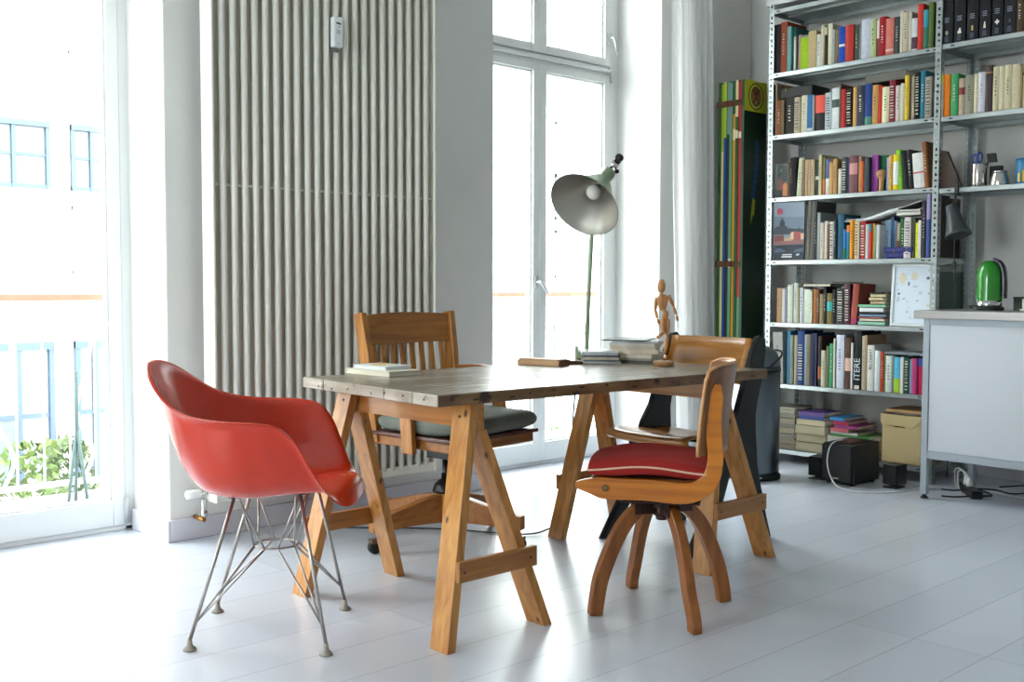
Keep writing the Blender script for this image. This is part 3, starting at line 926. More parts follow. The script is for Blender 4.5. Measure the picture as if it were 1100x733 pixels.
limb('neck', mp_(0.599, 1.030), mp_(0.597, 1.050), 0.006, 0.006, 0.006)
ch = MB(local=True)
for q in (0,):
    rings = [(0.004, 0.975), (0.012, 0.980), (0.017, 0.995), (0.021, 1.012), (0.0215, 1.025), (0.014, 1.036), (0.003, 1.039)]
    vs = []; n = 20
    for r, z in rings:
        for k in range(n):
            a = 2 * math.pi * k / n
            vs.append(mp_(0.603 + (r * 1.1) * math.cos(a) + (z - 1.0) * -0.03 + 0.0, z + 0.25 * r * math.cos(a) * 0.5, 0.62 * r * math.sin(a)))
    fs = [(i * n + k, i * n + (k + 1) % n, (i + 1) * n + (k + 1) % n, (i + 1) * n + k) for i in range(len(rings) - 1) for k in range(n)]
    ch.add(vs, fs, True)
ch.build('chest', MAN, mn)
ball('waist_ball', mp_(0.608, 0.977), 0.009)
limb('pelvis', mp_(0.600, 0.956), mp_(0.628, 0.954), 0.015, 0.019, 0.015)
for (sh, el, wr, hd) in (((0.577, 1.020, 0.004), (0.575, 0.975, 0.006), (0.583, 0.940, -0.004), (0.589, 0.918, -0.008)), ((0.629, 1.031, 0.0), (0.648, 0.990, 0.008), (0.659, 0.955, 0.002), (0.664, 0.930, -0.003))):
    S_, E_, W_, H_ = mp_(sh[0], sh[1], sh[2]), mp_(el[0], el[1], el[2]), mp_(wr[0], wr[1], wr[2]), mp_(hd[0], hd[1], hd[2])
    ball('shoulder_ball', S_, 0.0065); limb('upper_arm', S_, E_, 0.0055, 0.0072, 0.005)
    ball('elbow_ball', E_, 0.0052); limb('forearm', E_, W_, 0.0048, 0.0062, 0.0036)
    limb('hand', W_, H_, 0.003, 0.0058, 0.002)
H1, K1, A1 = mp_(0.603, 0.945, 0), mp_(0.604, 0.890, -0.022), mp_(0.596, 0.870, 0.028)
limb('thigh', H1, K1, 0.009, 0.0115, 0.0065); ball('knee_ball', K1, 0.0068); limb('calf', K1, A1, 0.0062, 0.0085, 0.0045); limb('foot', A1, mp_(0.586, 0.862, 0.034), 0.005, 0.0075, 0.0045)
H2, K2, A2 = mp_(0.623, 0.945, 0), mp_(0.622, 0.876, -0.004), mp_(0.617, 0.797, 0.006)
limb('thigh', H2, K2, 0.009, 0.0118, 0.007); ball('knee_ball', K2, 0.0068); limb('calf', K2, A2, 0.0062, 0.0088, 0.0045); limb('foot', A2 + Vector((0, 0.008, -0.004)), mp_(0.615, 0.782, -0.022), 0.005, 0.0075, 0.0045)

# ---------------------------------------------------------------- red shell armchair
RED = mat('red_fibreglass', (196, 44, 8), 0.26, noise=0.06, nscale=25, coat=0.12)
sh = thing('shell_armchair', 'red moulded shell armchair on a thin wire base', 'chair', (1.690, 2.930, 0), RZ)
half = [(.286, 0, .444), (.282, .08, .438), (.270, .145, .434), (.243, .200, .446), (.207, .238, .492), (.172, .268, .560), (.140, .290, .630), (.095, .305, .678), (.035, .312, .692),
        (-.05, .308, .696), (-.125, .288, .702), (-.185, .258, .716), (-.235, .222, .742), (-.278, .182, .780), (-.313, .130, .817), (-.336, .068, .840), (-.343, 0, .846)]
rim = spline(half, 4)
rim_full = rim + [Vector((p.x, -p.y, p.z)) for p in reversed(rim[1:-1])]
NR = len(rim_full)
B0 = Vector((0.01, 0, 0.446))
SL = 16
vs, fs = [], []
for j in range(1, SL + 1):
    t = j / SL
    for p in rim_full:
        ang = math.atan2(p.y, p.x)
        c = math.cos(ang)
        if c > 0:      # towards the front the seat rises and rolls over the lip
            fr_ = c ** 2
            kx, kz = p.x * (0.86 + 0.12 * fr_), 0.438 + 0.072 * fr_
            ky = p.y * (0.86 + 0.0 * fr_)
        else:          # the back leans out: corner lies well inside the rim
            bk = (-c) ** 1.5
            kx, kz, ky = p.x * (0.88 - 0.20 * bk), 0.436 - 0.014 * bk, p.y * (0.88 - 0.02 * bk)
        K = Vector((kx, ky, kz)); w = 2.3
        a, b_, d = (1 - t) ** 2, 2 * w * t * (1 - t), t * t
        s_ = a + b_ + d
        q = (B0 * a + K * b_ + p * d) / s_
        vs.append(q)
for k, p in enumerate(rim_full):                 # rolled rim
    o = Vector((p.x, p.y, 0)).normalized()
    ff = max(0.0, o.x) ** 3
    vs.append(p + o * (0.018 - 0.014 * ff) + Vector((0, 0, -0.006 - 0.008 * ff)))
vs.append(B0); ci = len(vs) - 1
for j in range(SL):
    for k in range(NR):
        l = (k + 1) % NR
        fs.append((j * NR + k, j * NR + l, (j + 1) * NR + l, (j + 1) * NR + k))
for k in range(NR):
    fs.append((ci, (k + 1) % NR, k))
MB(local=True).add(vs, fs, True).build('seat_shell', RED, sh, solid=0.005, sub=1)
STEEL = mat('brushed_zinc_wire', (176, 170, 166), 0.3, 0.85)
DK = mat('black_rubber', (24, 24, 25), 0.6)
feet = {(-1, -1): (-.196, -.188), (1, -1): (.211, -.223), (-1, 1): (-.214, .180), (1, 1): (.198, .213)}
for (sx, sy), (fx, fy) in feet.items():
    top = Vector((0.022 + sx * 0.097, sy * 0.125, 0.447 + (0.012 if sx > 0 else 0)))
    ft = Vector((fx, fy, 0.028))
    MB(local=True).tube([top, ft], 0.0058, 10).build('leg', STEEL, sh)
    MB(local=True).lathe([(0.020, 0.0), (0.019, 0.006), (0.009, 0.015), (0.0065, 0.034)], (fx, fy, 0.0), (0, 0, 1), 18).build('glide', mat('grey_glide', (150, 144, 134), 0.5), sh)
    MB(local=True).lathe([(0.018, -0.006), (0.018, 0.004)], top, (0, 0, 1), 18).build('shock_mount', DK, sh)
    lo = top + (ft - top) * 0.88
    c1 = Vector((0.02 + sx * 0.062, sy * 0.028, 0.272)); c2 = Vector((0.02 + sx * 0.02, sy * 0.070, 0.272))
    MB(local=True).tube([lo, c1], 0.0032, 8).tube([lo, c2], 0.0032, 8).build('lower_brace', STEEL, sh)
    u1 = top + (ft - top) * 0.22
    MB(local=True).tube([top + Vector((-0.012 * sx, 0, 0)), c1 + Vector((-0.0, 0, 0))], 0.0032, 8).tube([top + Vector((0, -0.02 * sy, 0)), c2], 0.0032, 8).build('upper_brace', STEEL, sh)
ring = []
for k in range(16):
    a = 2 * math.pi * k / 16
    ring.append((0.02 + 0.066 * math.cos(a), 0.066 * math.sin(a), 0.272))
MB(local=True).tube(ring, 0.0036, 8, closed=True).build('centre_ring', STEEL, sh)

# ---------------------------------------------------------------- wooden swivel armchair behind the table
OAK = wood('golden_oak', (190, 128, 54), (148, 90, 28), 0.42, 'z', 1.2, coat=0.15)
OAKX = wood('golden_oak_rail', (170, 108, 42), (136, 80, 26), 0.42, 'x', 1.2, coat=0.15)
MAH = wood('dark_red_seat_board', (96, 46, 36), (70, 32, 26), 0.4, 'x', coat=0.1)
oc = thing('swivel_armchair', 'slatted oak swivel armchair on casters behind the table', 'chair', (2.868, 3.462, 0), R(6))
# local frame: chair faces -y
ML = lambda: MB(local=True)
for sx in (-1, 1):
    m = ML(); m.sweep([(sx * 0.240, 0.215, 0.42), (sx * 0.245, 0.235, 0.60), (sx * 0.252, 0.258, 0.78), (sx * 0.262, 0.285, 0.955)], (1, 0, 0), 0.016, [0.028, 0.026, 0.03, 0.024]); m.build('back_post', OAK, oc, bevel=0.004)
def backcurve(x, z):                              # gently bowed back
    return 0.235 + (z - 0.6) * 0.145 + 0.018 * (1 - (x / 0.24) ** 2)
m = ML()
N = 14; vs = []
for i in range(N + 1):
    x = -0.246 + 0.492 * i / N
    bow = 0.010 * (1 - (x / 0.246) ** 2)
    for (z, dy) in ((0.822, -0.011), (0.822, 0.011), (0.945 + bow, 0.011), (0.945 + bow, -0.011)):
        vs.append((x, backcurve(x, z) + dy, z))
fs = [(0, 1, 2, 3), tuple(N * 4 + k for k in (3, 2, 1, 0))]
for i in range(N):
    for k in range(4):
        l = (k + 1) % 4
        fs.append((i * 4 + k, i * 4 + l, (i + 1) * 4 + l, (i + 1) * 4 + k))
m.add(vs, fs); m.build('crest_rail', OAKX, oc, bevel=0.003)
for i in range(8):
    x = -0.200 + 0.400 * i / 7
    m = ML(); m.sweep([(x * 0.98, backcurve(x, 0.52), 0.52), (x * 0.99, backcurve(x, 0.68), 0.68), (x, backcurve(x, 0.83), 0.83)], (1, 0, 0), 0.0115, 0.006); m.build('slat', OAK, oc, bevel=0.002)
m = ML(); m.box(-0.235, 0.235, 0.205, 0.240, 0.500, 0.545); m.build('lower_back_rail', OAKX, oc, bevel=0.004)
for sx in (-1, 1):
    m = ML()
    m.sweep([(sx * 0.262, 0.235, 0.705), (sx * 0.272, 0.10, 0.712), (sx * 0.275, -0.04, 0.700), (sx * 0.270, -0.10, 0.682)], (1, 0, 0), [0.018, 0.024, 0.030, 0.026], 0.011)
    m.build('armrest', OAKX, oc, bevel=0.005)
    m = ML()
    m.prism([(sx * 0.2635, y_ + 0.055, z_) for y_, z_ in ((-0.112, 0.400), (-0.050, 0.400), (-0.044, 0.470), (-0.034, 0.560), (-0.020, 0.690), (-0.095, 0.690), (-0.090, 0.600), (-0.104, 0.520))], (sx * 0.026, 0, 0))
    m.build('arm_support', OAK, oc, bevel=0.004)
m = ML(); m.box(-0.245, 0.245, -0.235, 0.235, 0.415, 0.455); m.build('seat_frame', OAKX, oc, bevel=0.005)
m = ML(); m.box(-0.262, 0.262, -0.250, 0.220, 0.455, 0.472); m.build('seat_board', MAH, oc, bevel=0.005)
def pillow(mb, cx, cy, z0, w, d, h, px=4, wob=0.004, seed=1, n=26, ez=0.35):
    rr = random.Random(seed); ph = [rr.uniform(0, 6) for _ in range(6)]
    def top(u, v):
        e = (1 - abs(u) ** px) * (1 - abs(v) ** px)
        return max(0, e) ** ez
    vs = []
    for s in (1, -1):
        for j in range(n + 1):
            for i in range(n + 1):
                u, v = -1 + 2 * i / n, -1 + 2 * j / n
                uu = math.sin(u * math.pi / 2); vv = math.sin(v * math.pi / 2)
                rx = 1 - 0.05 * vv * vv; ry = 1 - 0.05 * uu * uu
                x = cx + w / 2 * uu * rx; y = cy + d / 2 * vv * ry
                k = top(uu, vv)
                z = z0 + h * 0.5 + s * h * 0.5 * k + wob * k * (math.sin(5 * u + ph[0] + 2 * v) + math.sin(7 * v + ph[1] - 3 * u) * 0.7)
                vs.append((x, y, z))
    m_ = (n + 1) ** 2; fs = []
    for j in range(n):
        for i in range(n):
            a = j * (n + 1) + i
            fs.append((a, a + 1, a + n + 2, a + n + 1)); fs.append((m_ + a, m_ + a + n + 1, m_ + a + n + 2, m_ + a + 1))
    mb.add(vs, fs, True)
    edge = [(i, 0) for i in range(n)] + [(n, j) for j in range(n)] + [(n - i, n) for i in range(n)] + [(0, n - j) for j in range(n)]
    return [Vector(vs[j * (n + 1) + i]) for i, j in edge]
VEL = mat('grey_green_velvet', (112, 118, 110), 0.75, noise=0.25, nscale=9, bump=0.15)
cu = thing('seat_cushion', 'thick grey green cushion on the oak swivel armchair', 'cushion', (2.868, 3.462, 0.472), R(6))
mb = MB(local=True); pillow(mb, 0.0, -0.03, 0.0, 0.52, 0.47, 0.085, 8, 0.004, 3, ez=0.28)
for v in mb.v: v.z = max(v.z, 0.001)
mb.build('cushion_body', VEL, cu)
BLK = mat('black_steel', (20, 20, 22), 0.35, 0.3)
OB = Vector((-0.048, -0.004, 0))
def shifted(mb):
    for v in mb.v: v += OB
    return mb
m = ML(); m.box(-0.10, 0.10, -0.10, 0.10, 0.395, 0.4145); m.box(-0.045, 0.045, -0.07, 0.07, 0.355, 0.396); m.tube([(0.04, 0, 0.375), (0.16, -0.02, 0.372)], 0.006); m.lathe([(0.014, 0), (0.016, 0.01), (0.014, 0.03)], (0.05, -0.05, 0.375), (1, 0, 0)); shifted(m).build('tilt_mechanism', BLK, oc, bevel=0.003)
shifted(ML().tube([(0, 0, 0.22), (0, 0, 0.36)], 0.014, 16)).build('column', BLK, oc)
ML().lathe([(0.055, 0.212), (0.056, 0.222), (0.048, 0.245), (0.030, 0.262), (0.020, 0.266), (0.018, 0.29)], OB, (0, 0, 1), 28).build('column_cover', BLK, oc)
shifted(ML().box(-0.036, 0.036, -0.036, 0.036, 0.092, 0.211)).build('hub', OAK, oc, bevel=0.004)
for k in range(4):
    a = R([8, 98, 168, 286][k])
    d = Vector((math.cos(a), math.sin(a), 0)); s = Vector((-d.y, d.x, 0))
    prof = [(0.03, 0.205), (0.10, 0.196), (0.20, 0.172), (0.29, 0.150), (0.355, 0.142), (0.355, 0.086), (0.28, 0.086), (0.20, 0.092), (0.12, 0.092), (0.03, 0.088)]
    m = ML(); m.prism([d * r + Vector((0, 0, z)) - s * 0.022 for r, z in prof], s * 0.044)
    shifted(m).build('base_arm', OAKX, oc, bevel=0.004)
    m = ML(); c = d * 0.322
    m.tube([c + Vector((0, 0, 0.084)), c + Vector((0, 0, 0.060))], 0.008)
    w_ = c - s * 0.022 * 0 + d * 0.018
    m.obox(w_ + Vector((0, 0, 0.052)), d * 0.020, s * 0.017, (0, 0, 0.008))
    shifted(m).build('caster_fork', mat('bronzed_fork', (110, 88, 76), 0.35, 0.8), oc, bevel=0.002)
    m = ML(); m.lathe([(0.010, -0.011), (0.027, -0.010), (0.028, 0), (0.027, 0.010), (0.010, 0.011)], w_ + Vector((0, 0, 0.0285)), s, 24); shifted(m).build('caster_wheel', DK, oc)

# ---------------------------------------------------------------- plywood chair with black side frames
PLY = wood('amber_plywood', (186, 124, 48), (150, 94, 30), 0.28, 'y', 0.8, coat=0.3)
BLW = mat('black_lacquered_wood', (6, 7, 10), 0.4, spec=0.3)
pc = thing('plywood_chair', 'plywood chair with black side frames at the right table end', 'chair', (3.62, 2.825, 0))
poly = [(3.800, .862), (3.828, .866), (3.848, .850), (3.852, .80), (3.838, .71), (3.800, .60), (3.785, .53), (3.790, .45), (3.803, .32), (3.862, .13), (3.911, 0), (3.857, 0), (3.806, .14), (3.735, .32), (3.703, .40),
        (3.675, .415), (3.625, .333), (3.552, .165), (3.392, 0), (3.337, 0), (3.462, .17), (3.540, .34), (3.598, .48), (3.655, .555), (3.700, .66), (3.758, .80)]
for y in (2.588, 3.040):
    MB().prism([(x, y, z) for x, z in poly], (0, 0.026, 0)).build('side_frame', BLW, pc, bevel=0.004)
path = spline([(3.372, 0, .440), (3.362, 0, .452), (3.375, 0, .468), (3.44, 0, .470), (3.55, 0, .455), (3.65, 0, .443), (3.74, 0, .446)], 5)
m = MB(); vs = []; NY = 12
for i in range(NY + 1):
    y = 2.6155 + (3.0385 - 2.6155) * i / NY
    dip = -0.008 * (1 - ((y - 2.827) / 0.2115) ** 2)
    for p in path: vs.append((p.x, y, p.z + dip))
fs = []
n = len(path)
for i in range(NY):
    for k in range(n - 1):
        fs.append((i * n + k, i * n + k + 1, (i + 1) * n + k + 1, (i + 1) * n + k))
m.add(vs, fs, True); m.build('seat', PLY, pc, solid=0.012)
m = MB(); vs = []
for i in range(NY + 1):
    y = 2.6155 + (3.0385 - 2.6155) * i / NY
    bow = 0.020 * (1 - ((y - 2.827) / 0.2115) ** 2)
    for (x, z) in ((3.722, 0.665), (3.748, 0.73), (3.776, 0.80), (3.792, 0.852)):
        vs.append((x + bow, y, z))
fs = []
for i in range(NY):
    for k in range(3): fs.append((i * 4 + k, i * 4 + k + 1, (i + 1) * 4 + k + 1, (i + 1) * 4 + k))
m.add(vs, fs, True); m.build('backrest', PLY, pc, solid=0.012)
m = MB()
m.box(3.50, 3.55, 2.613, 3.041, 0.385, 0.41); m.box(3.70, 3.735, 2.613, 3.041, 0.400, 0.428)
m.build('cross_rail', BLW, pc, bevel=0.003)

# ---------------------------------------------------------------- swivel chair with red cushion
BEECH = wood('orange_beech', (204, 122, 26), (168, 92, 14), 0.35, 'x', 0.9, coat=0.3)
WAL = wood('brown_bent_ply', (138, 84, 42), (106, 62, 28), 0.3, 'z', 0.9, coat=0.3)
EDGEP = wood('pale_ply_edge', (212, 160, 108), (190, 136, 84), 0.4, 'z')
sw = thing('swivel_chair', 'bentwood swivel chair with four curved legs in front of the table', 'chair', (2.765, 2.255, 0), R(125))
raw = [Vector((f, 0, z)) for f, z in ((.262, .438), (.215, .436), (.15, .430), (.03, .430), (-.07, .424), (-.122, .434), (-.164, .472), (-.178, .535), (-.173, .61), (-.172, .69), (-.183, .770))]
pth = spline(raw, 5)
NP = len(pth)
ht = []
for i in range(NP):
    u = i / (NP - 1)
    ht.append(0.008 + 0.026 * min(1, u / 0.16) if u < 0.16 else (0.034 if u < 0.40 else (0.034 - 0.010 * min(1, (u - 0.40) / 0.3))))
for i in range(4): ht[-1 - i] = min(ht[-1 - i], 0.008 + 0.0052 * i)
for s_ in (1, -1):
    m = ML(); m.sweep([p + Vector((0, s_ * 0.172, 0)) for p in pth], (0, 1, 0), 0.013, ht); m.build('side_rail', BEECH, sw, bevel=0.003)
m = ML()
for f in (.205,):
    m.box(f - 0.018, f + 0.018, -0.159, 0.159, 0.418, 0.452)
m.box(-0.10, -0.06, -0.159, 0.159, 0.405, 0.440); m.box(0.06, 0.10, -0.159, 0.159, 0.41, 0.445)
m.build('cross_rail', BEECH, sw, bevel=0.003)
m = ML(); m.box(-0.120, 0.215, -0.157, 0.157, 0.4545, 0.4620); m.build('seat_board', WAL, sw, bevel=0.003)
m = ML()
for s_ in (1, -1): m.lathe([(0.011, 0), (0.011, 0.003), (0.006, 0.006)], (0.165, s_ * 0.185, 0.432), (0, s_, 0), 16)
m.build('screw_cap', mat('aged_brass_screw', (120, 96, 62), 0.4, 0.8), sw)
# bent backboard, concave towards the sitter
m = ML(); NU, NV = 20, 14; vs = []
for j in range(NV + 1):
    t = j / NV; z = 0.545 + 0.285 * t
    for i in range(NU + 1):
        u = -1 + 2 * i / NU
        wd = 0.203
        sh_ = 0.0
        zz = z - (0.020 * abs(u) ** 6 if t > 0.9 else 0)
        f = -0.124 - 0.082 * (1 - u * u) - 0.030 * t ** 1.5
        vs.append((f, u * wd, zz))
fs = [(j * (NU + 1) + i, j * (NU + 1) + i + 1, (j + 1) * (NU + 1) + i + 1, (j + 1) * (NU + 1) + i) for j in range(NV) for i in range(NU)]
m.add(vs, fs, True); m.build('backboard', WAL, sw, solid=0.010)
# pale edge strip showing the ply layers round the board
loop = [Vector(vs[i]) for i in [j * (NU + 1) + NU for j in range(NV + 1)]]
m = ML(); m.tube(loop, 0.0056, 8); m.tube([Vector(vs[j * (NU + 1)]) for j in range(NV + 1)], 0.0056, 8); m.tube([Vector(vs[NV * (NU + 1) + i]) for i in range(NU + 1)], 0.0056, 8)
m.build('board_edge', EDGEP, sw)
# hub and legs
HUBM = mat('brown_metal_plate', (58, 36, 30), 0.4, 0.4)
m = ML(); m.lathe([(0.028, 0.315), (0.030, 0.325), (0.030, 0.345)], (0, 0, 0), (0, 0, 1), 24); m.lathe([(0.045, 0.345), (0.045, 0.375)], (0, 0, 0), (0, 0, 1), 24); m.lathe([(0.018, 0.300), (0.020, 0.303), (0.020, 0.316)], (0, 0, 0), (0, 0, 1), 20)
m.box(-0.13, 0.13, -0.13, 0.13, 0.3765, 0.384)
m.build('swivel_plate', HUBM, sw, bevel=0.002)
m = ML(); m.box(-0.10, 0.12, -0.12, 0.12, 0.384, 0.3945); m.build('seat_bearer', HUBM, sw, bevel=0.002)
Ow = Vector((2.765, 2.255, 0))
LEGW = wood('leg_beech', (160, 94, 36), (126, 70, 22), 0.35, 'z', 0.9, coat=0.3)
for (x, y) in ((2.545, 2.357), (2.883, 2.487), (2.642, 2.016), (2.992, 2.159)):
    d = Vector((x, y, 0)) - Ow; rl = d.length; d.normalize(); s = Vector((-d.y, d.x, 0))
    pts = [(0.035, 0.352), (0.075, 0.343), (0.115, 0.315), (0.155, 0.262), (0.190, 0.19), (0.218, 0.115), (rl * 0.955, 0.04), (rl * 0.975, 0.0)]
    pp = spline([Ow + d * r + Vector((0, 0, z)) for r, z in pts], 4)
    n = len(pp); th_ = [0.020 + 0.004 * min(1, i / (n * .4)) - 0.004 * max(0, (i / n - .6)) for i in range(n)]
    m = MB(); m.sweep(pp, s, 0.0165, th_)
    for v in m.v:
        if v.z < 0.0005: v.z = 0.0005
    m.build('leg', LEGW, sw, bevel=0.004)
    m = MB()
    for sg in (1, -1):
        m.obox(Ow + d * 0.068 + s * sg * 0.0185 + Vector((0, 0, 0.346)), d * 0.036, s * 0.0015, (0, 0, 0.020))
        m.lathe([(0.004, 0), (0.004, 0.004)], Ow + d * 0.085 + s * sg * 0.019 + Vector((0, 0, 0.345)), s * sg, 8)
    m.build('leg_bracket', HUBM, sw)
REDC = mat('dark_red_cotton', (156, 24, 15), 0.85, noise=0.12, nscale=60, bump=0.1)
rc = thing('red_cushion', 'dark red seat cushion with cream piping on the bentwood swivel chair', 'cushion', (2.765, 2.255, 0.4645), R(125))
mb = MB(local=True)
edge = pillow(mb, 0.036, 0.0, 0.0, 0.392, 0.385, 0.060, 5, 0.003, 8, ez=0.24)
def sag(v):
    v.z += -0.0 + 0.010 * math.sin(v.x * 14 + 1.0) * (v.y / 0.19) ** 2
    v.z = max(v.z, 0.0015)
for v in mb.v: sag(v)
mb.build('cushion_body', REDC, rc)
for v in edge: sag(v)
MB(local=True).tube(edge, 0.0032, 8, closed=True).build('piping', mat('cream_piping', (222, 188, 160), 0.8), rc)
# ---------------------------------------------------------------- steel shelving
GAL = mat('galvanised_steel', (176, 184, 186), 0.33, 0.75, noise=0.10, nscale=18)
XF, XR = 5.580, 5.950                              # front and rear of the racks
YA, YB, YC = 3.760, 2.687, 1.640                   # post edges: left end, shared post, right end
HT = 2.752
def post(x, y, sx, sy, parent):
    """perforated angle post; corner at (x, y), flanges run towards sx and sy"""
    W, T, P = 0.035, 0.002, 0.0335
    m = MB()
    def flange(ax):
        # ax 'y': flange in the plane x = const ; 'x': in the plane y = const
        def bx(a0, a1, z0, z1):
            if ax == 'y': m.box(min(x, x + sx * T), max(x, x + sx * T), min(y + sy * a0, y + sy * a1), max(y + sy * a0, y + sy * a1), z0, z1)
            else: m.box(min(x + sx * a0, x + sx * a1), max(x + sx * a0, x + sx * a1), min(y, y + sy * T), max(y, y + sy * T), z0, z1)
        bx(0, 0.0115, 0, HT); bx(0.0235, W, 0, HT)
        z = 0.0
        k = 0
        while z < HT - 0.004:
            bx(0.0115, 0.0235, z, min(HT, z + P - (0.017 if k % 2 else 0.011)))
            z += P; k += 1
    flange('y'); flange('x')
    return m.build('post', GAL, parent)
def shelf(y0, y1, z, parent, lip=0.027):
    m = MB()
    a, b = XF - 0.0015, XR - 0.003
    m.box(a, b, y0, y1, z - 0.002, z)
    m.box(a, a + 0.0015, y0, y1, z - lip, z); m.box(b - 0.0015, b, y0, y1, z - lip, z)
    m.box(a, a + 0.012, y0, y1, z - lip, z - lip + 0.0015); m.box(b - 0.012, b, y0, y1, z - lip, z - lip + 0.0015)
    m.box(a, b, y0, y0 + 0.0015, z - lip, z); m.box(a, b, y1 - 0.0015, y1, z - lip, z)
    m.box(a + 0.16, a + 0.20, y0 + 0.01, y1 - 0.01, z - 0.010, z - 0.002)
    o = m.build('shelf', GAL, parent)
    s = MB()
    for yy in (y0 + 0.035, y0 + 0.075, y1 - 0.055):
        s.box(a - 0.0008, a, yy - 0.010, yy + 0.010, z - 0.017, z - 0.010)
    s.build('slot', mat('slot_dark', (24, 26, 28), 0.8), o)
    return o
SH = dict(s0=2.720, s1=2.342, s2=1.973, s3=1.600, s4=1.225, s5=0.851, s6=0.482, s7=0.087)
r1 = thing('steel_bookshelf', 'tall galvanised steel rack full of books in the corner', 'shelf', (5.765, 3.22, 0))
for (x, y, sx, sy) in ((XF - 0.003, YA, 1, -1), (XR, YA, -1, -1), (XF - 0.003, YB, 1, 1), (XR, YB, -1, 1)):
    post(x, y, sx, sy, r1)
for z in SH.values():
    shelf(YB + 0.004, YA - 0.004, z, r1)
r2 = thing('steel_shelving_rack', 'steel rack with three high shelves above the metal cabinet', 'shelf', (5.765, 2.17, 0))
for (x, y, sx, sy) in ((XF - 0.003, YC, 1, 1), (XR, YC, -1, 1), (XR, YB - 0.004, -1, -1)):
    post(x, y, sx, sy, r2)
SR = dict(R0=2.722, R1=2.349, R2=1.969, R3=1.592)
for z in SR.values():
    shelf(YC + 0.004, YB - 0.0015, z, r2)
# white box on top of the rack
tb = thing('storage_box', 'white box lying on top of the tall book rack', 'box', (5.76, 3.55, 2.7535))
MB().box(5.600, 5.93, 3.30, 3.800, 2.7535, 2.95).build('body', mat('white_card', (226, 228, 230), 0.7), tb, bevel=0.003)
MB().box(5.596, 5.934, 3.296, 3.804, 2.95, 2.99).build('lid', mat('white_card', (226, 228, 230), 0.7), tb, bevel=0.003)

